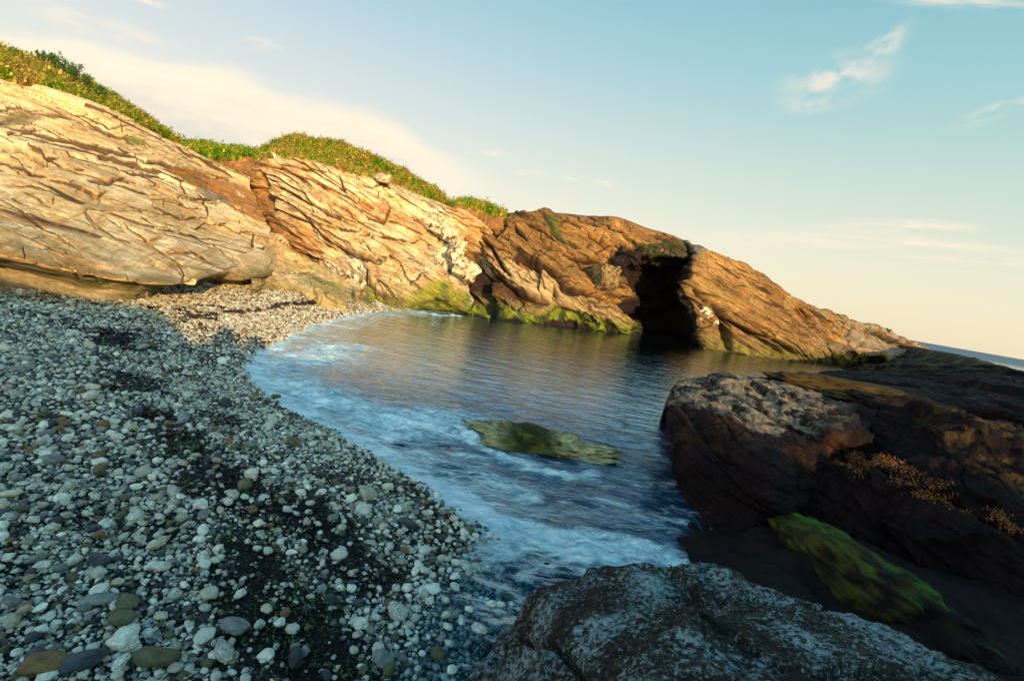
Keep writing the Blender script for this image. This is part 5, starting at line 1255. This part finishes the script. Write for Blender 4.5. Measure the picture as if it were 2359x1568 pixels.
    r = rest[:, 3]*(.9+.35*rg.random(n))
    fa('scl', np.stack([r, r*(.8+.4*rg.random(n)), r*(.75+.5*rg.random(n))], -1).astype(np.float32), 'FLOAT_VECTOR', 'vector')
    fa('rot', np.stack([rg.normal(size=n)*.3, rg.normal(size=n)*.3, rg.random(n)*6.28], -1).astype(np.float32), 'FLOAT_VECTOR', 'vector')
    kk = rg.choice(6, n, p=PROB); kk = np.where((rest[:, 1] > 6.5) & (rg.random(n) < .85), rg.choice([0, 1, 4], n, p=[.22, .56, .22]), kk); ki = kk*3+rg.integers(0, 3, n); fa('idx', ki.astype(np.int32), 'INT')  # farther stones picked warmer, putting the sun's tint into their colour
    o = bpy.data.objects.new('shingle', me); COL.objects.link(o); tag(o, 'small mixed shingle covering the beach between the larger pebbles', 'shingle', kind='stuff')
    ng = bpy.data.node_groups.new('shingle_nodes', 'GeometryNodeTree')
    ng.interface.new_socket('Geometry', in_out='INPUT', socket_type='NodeSocketGeometry'); ng.interface.new_socket('Geometry', in_out='OUTPUT', socket_type='NodeSocketGeometry')
    A_ = lambda t: ng.nodes.new(t)
    gi, go = A_('NodeGroupInput'), A_('NodeGroupOutput'); ci = A_('GeometryNodeCollectionInfo'); ci.inputs[0].default_value = sc; ci.inputs[1].default_value = True; ci.inputs[2].default_value = True
    ip = A_('GeometryNodeInstanceOnPoints'); ip.inputs['Pick Instance'].default_value = True
    def na(nm, dt):
        q = A_('GeometryNodeInputNamedAttribute'); q.data_type = dt; q.inputs[0].default_value = nm; return q.outputs[0]
    ng.links.new(gi.outputs[0], ip.inputs['Points']); ng.links.new(ci.outputs[0], ip.inputs['Instance'])
    ng.links.new(na('idx', 'INT'), ip.inputs['Instance Index'])
    e2r = A_('FunctionNodeEulerToRotation'); ng.links.new(na('rot', 'FLOAT_VECTOR'), e2r.inputs[0]); ng.links.new(e2r.outputs[0], ip.inputs['Rotation'])
    ng.links.new(na('scl', 'FLOAT_VECTOR'), ip.inputs['Scale']); ng.links.new(ip.outputs[0], go.inputs[0])
    md = o.modifiers.new('scatter', 'NODES'); md.node_group = ng
    print('pebbles', n)
build_pebbles()

# ------------------------------------------------------------------ dark seaweed on the beach
def beach_weed():
    rg = np.random.default_rng(77); Vs = []; C = []
    n = 40000
    y = .8+rg.random(n*6)**1.3*9; x = -7+rg.random(n*6)*9; z = bed_z(x, y); P = np.stack([x, y, z], -1)
    w = weed_mask(P); ok, px, py, zc = visible(x, y, z); k = ok & (rg.random(len(x)) < w*.9+.0) ; P = P[k][:n]
    n = len(P); s_ = (.006+.010*rg.random((n, 1)))*np.clip(P[:, 1:2]/2.0, .8, 2.8); a = rg.random(n)*6.28; d = np.stack([np.cos(a), np.sin(a), .35*rg.normal(size=n)], -1); e = np.stack([-np.sin(a), np.cos(a), .5*rg.normal(size=n)], -1)
    P = P+np.array([0, 0, .006])+np.abs(rg.normal(size=(n, 1)))*np.array([0, 0, .010])
    V = np.stack([P-d*s_, P+e*s_*.3, P+d*s_, P-e*s_*.3], 1).reshape(-1, 3)
    grn = (fbm(P*2.5, 2, seed=8) > .42) & (rg.random(n) < .6)
    c = np.where(grn[:, None], np.array([.03, .08, .008]), np.array([.008, .005, .004]))*(.6+.8*rg.random((n, 1)))
    o = mesh_np('seaweed', V, np.arange(4*n).reshape(-1, 4), MAT_WEED, np.repeat(c, 4, axis=0), smooth=False); tag(o, 'black and green seaweed scraps strewn among the shaded pebbles', 'seaweed', kind='stuff')
    # thin dark strand line on the sunlit pebbles
    V = []; 
    for poly in [[(620, 700), (680, 692), (740, 690), (800, 690)], [(440, 722), (520, 712), (600, 705)], [(660, 698), (760, 686)]]:
        for _ in range(260):
            t = rg.random()*(len(poly)-1); i = min(int(t), len(poly)-2); q = np.array(poly[i])*(1-t+i)+np.array(poly[i+1])*(t-i)
            if perlin(np.array([[q[0]*.05, q[1]*.2, 1.]]))[0] < -.12: continue
            p = atz(q[0]+rg.normal()*3, q[1]+rg.normal()*1.6, .2); p[2] = bed_z(p[:1], p[1:2])[0]+.045; a = rg.random()*3.14; s2 = .03+.05*rg.random()
            d = np.array([math.cos(a), math.sin(a), .1*rg.normal()])*s2; e = np.array([-math.sin(a), math.cos(a), .5])*s2*.3
            V += [p-d, p-e, p+d, p+e]
    V = np.array(V); o = mesh_np('strand_line', V, np.arange(len(V)).reshape(-1, 4), MAT_WEED, np.ones((len(V), 3))*np.array([.05, .022, .012]), smooth=False)
    tag(o, 'thin dark line of dried seaweed across the sunlit pebbles', 'seaweed', kind='stuff')
beach_weed()

# ------------------------------------------------------------------ rock bank behind the viewpoint (it throws the foreground shade)
def build_bank():
    perp = np.array([TRAVEL[1], -TRAVEL[0]])          # to the right when looking along the light
    tanel = math.tan(SUN_EL); back = 5.0
    pts = []
    for (x, y, z) in [(-40, 628, .55), (120, 665, .45), (330, 703, .32), (440, 790, .18), (560, 806, .1), (600, 812, .05)]:
        p = atz(x, y, z); pts.append((p[:2]@perp, p[2]+(p[:2]@TRAVEL+back)*tanel))
    # over the water and the rocks at the right
    for (x, y, z) in [(1500, 1010, .0), (1640, 985, .72), (1760, 1010, .68), (2080, 1080, .7), (2358, 1130, .65)]:
        p = atz(x, y, z); pts.append((p[:2]@perp, p[2]+(p[:2]@TRAVEL+back)*tanel))
    pts.sort(); q = np.array(pts); print('bank', q)
    xs = np.concatenate([[q[0, 0]-8, q[0, 0]-.5], q[:, 0], [q[-1, 0]+2, q[-1, 0]+12]]); hs = np.concatenate([[q[0, 1]+.6, q[0, 1]+.1], q[:, 1], [q[-1, 1]+.2, q[-1, 1]+.3]])
    u = np.linspace(xs[0], xs[-1], 500); hgt = np.interp(u, xs, hs)
    hgt = hgt + .05*fbm(np.stack([u*1.3, u*0, u*0], -1), 4)+.02*fbm(np.stack([u*6, u*0, u*0], -1), 3)
    # two made-up knobs on the crest, added to throw two people's head shadows
    for (x, y, z, w_) in [(522, 752, .15, .11), (592, 772, .1, .09)]:
        p = atz(x, y, z); uu = p[:2]@perp; top = p[2]+(p[:2]@TRAVEL+back)*tanel
        hgt = np.maximum(hgt, np.where(np.abs(u-uu) < w_*2, top-.9*np.maximum(np.abs(u-uu)-w_*.6, 0)**1.0*3, 0))
    prof = np.linspace(0, 1, 30)   # front foot to crest to back foot
    V = []
    for t in prof:
        zf = np.sin(t*math.pi)**.6; dd = -back+(.5-t)*3.0
        zz = -.3+(hgt+.3)*zf
        xy = u[:, None]*perp+dd*TRAVEL
        V.append(np.concatenate([xy, zz[:, None]], 1))
    V = np.array(V); V[..., :2] += .1*np.stack([fbm(V*1.2, 3), fbm(V*1.2+9, 3)], -1)
    o = mesh_np('rock_bank', V.reshape(-1, 3), grid_faces(30, 500), MAT_DARK, np.ones((V.size//3, 3))*np.array([.12, .09, .07]))
    tag(o, 'dark rock bank behind the viewpoint shading the near beach', 'rock')
build_bank()
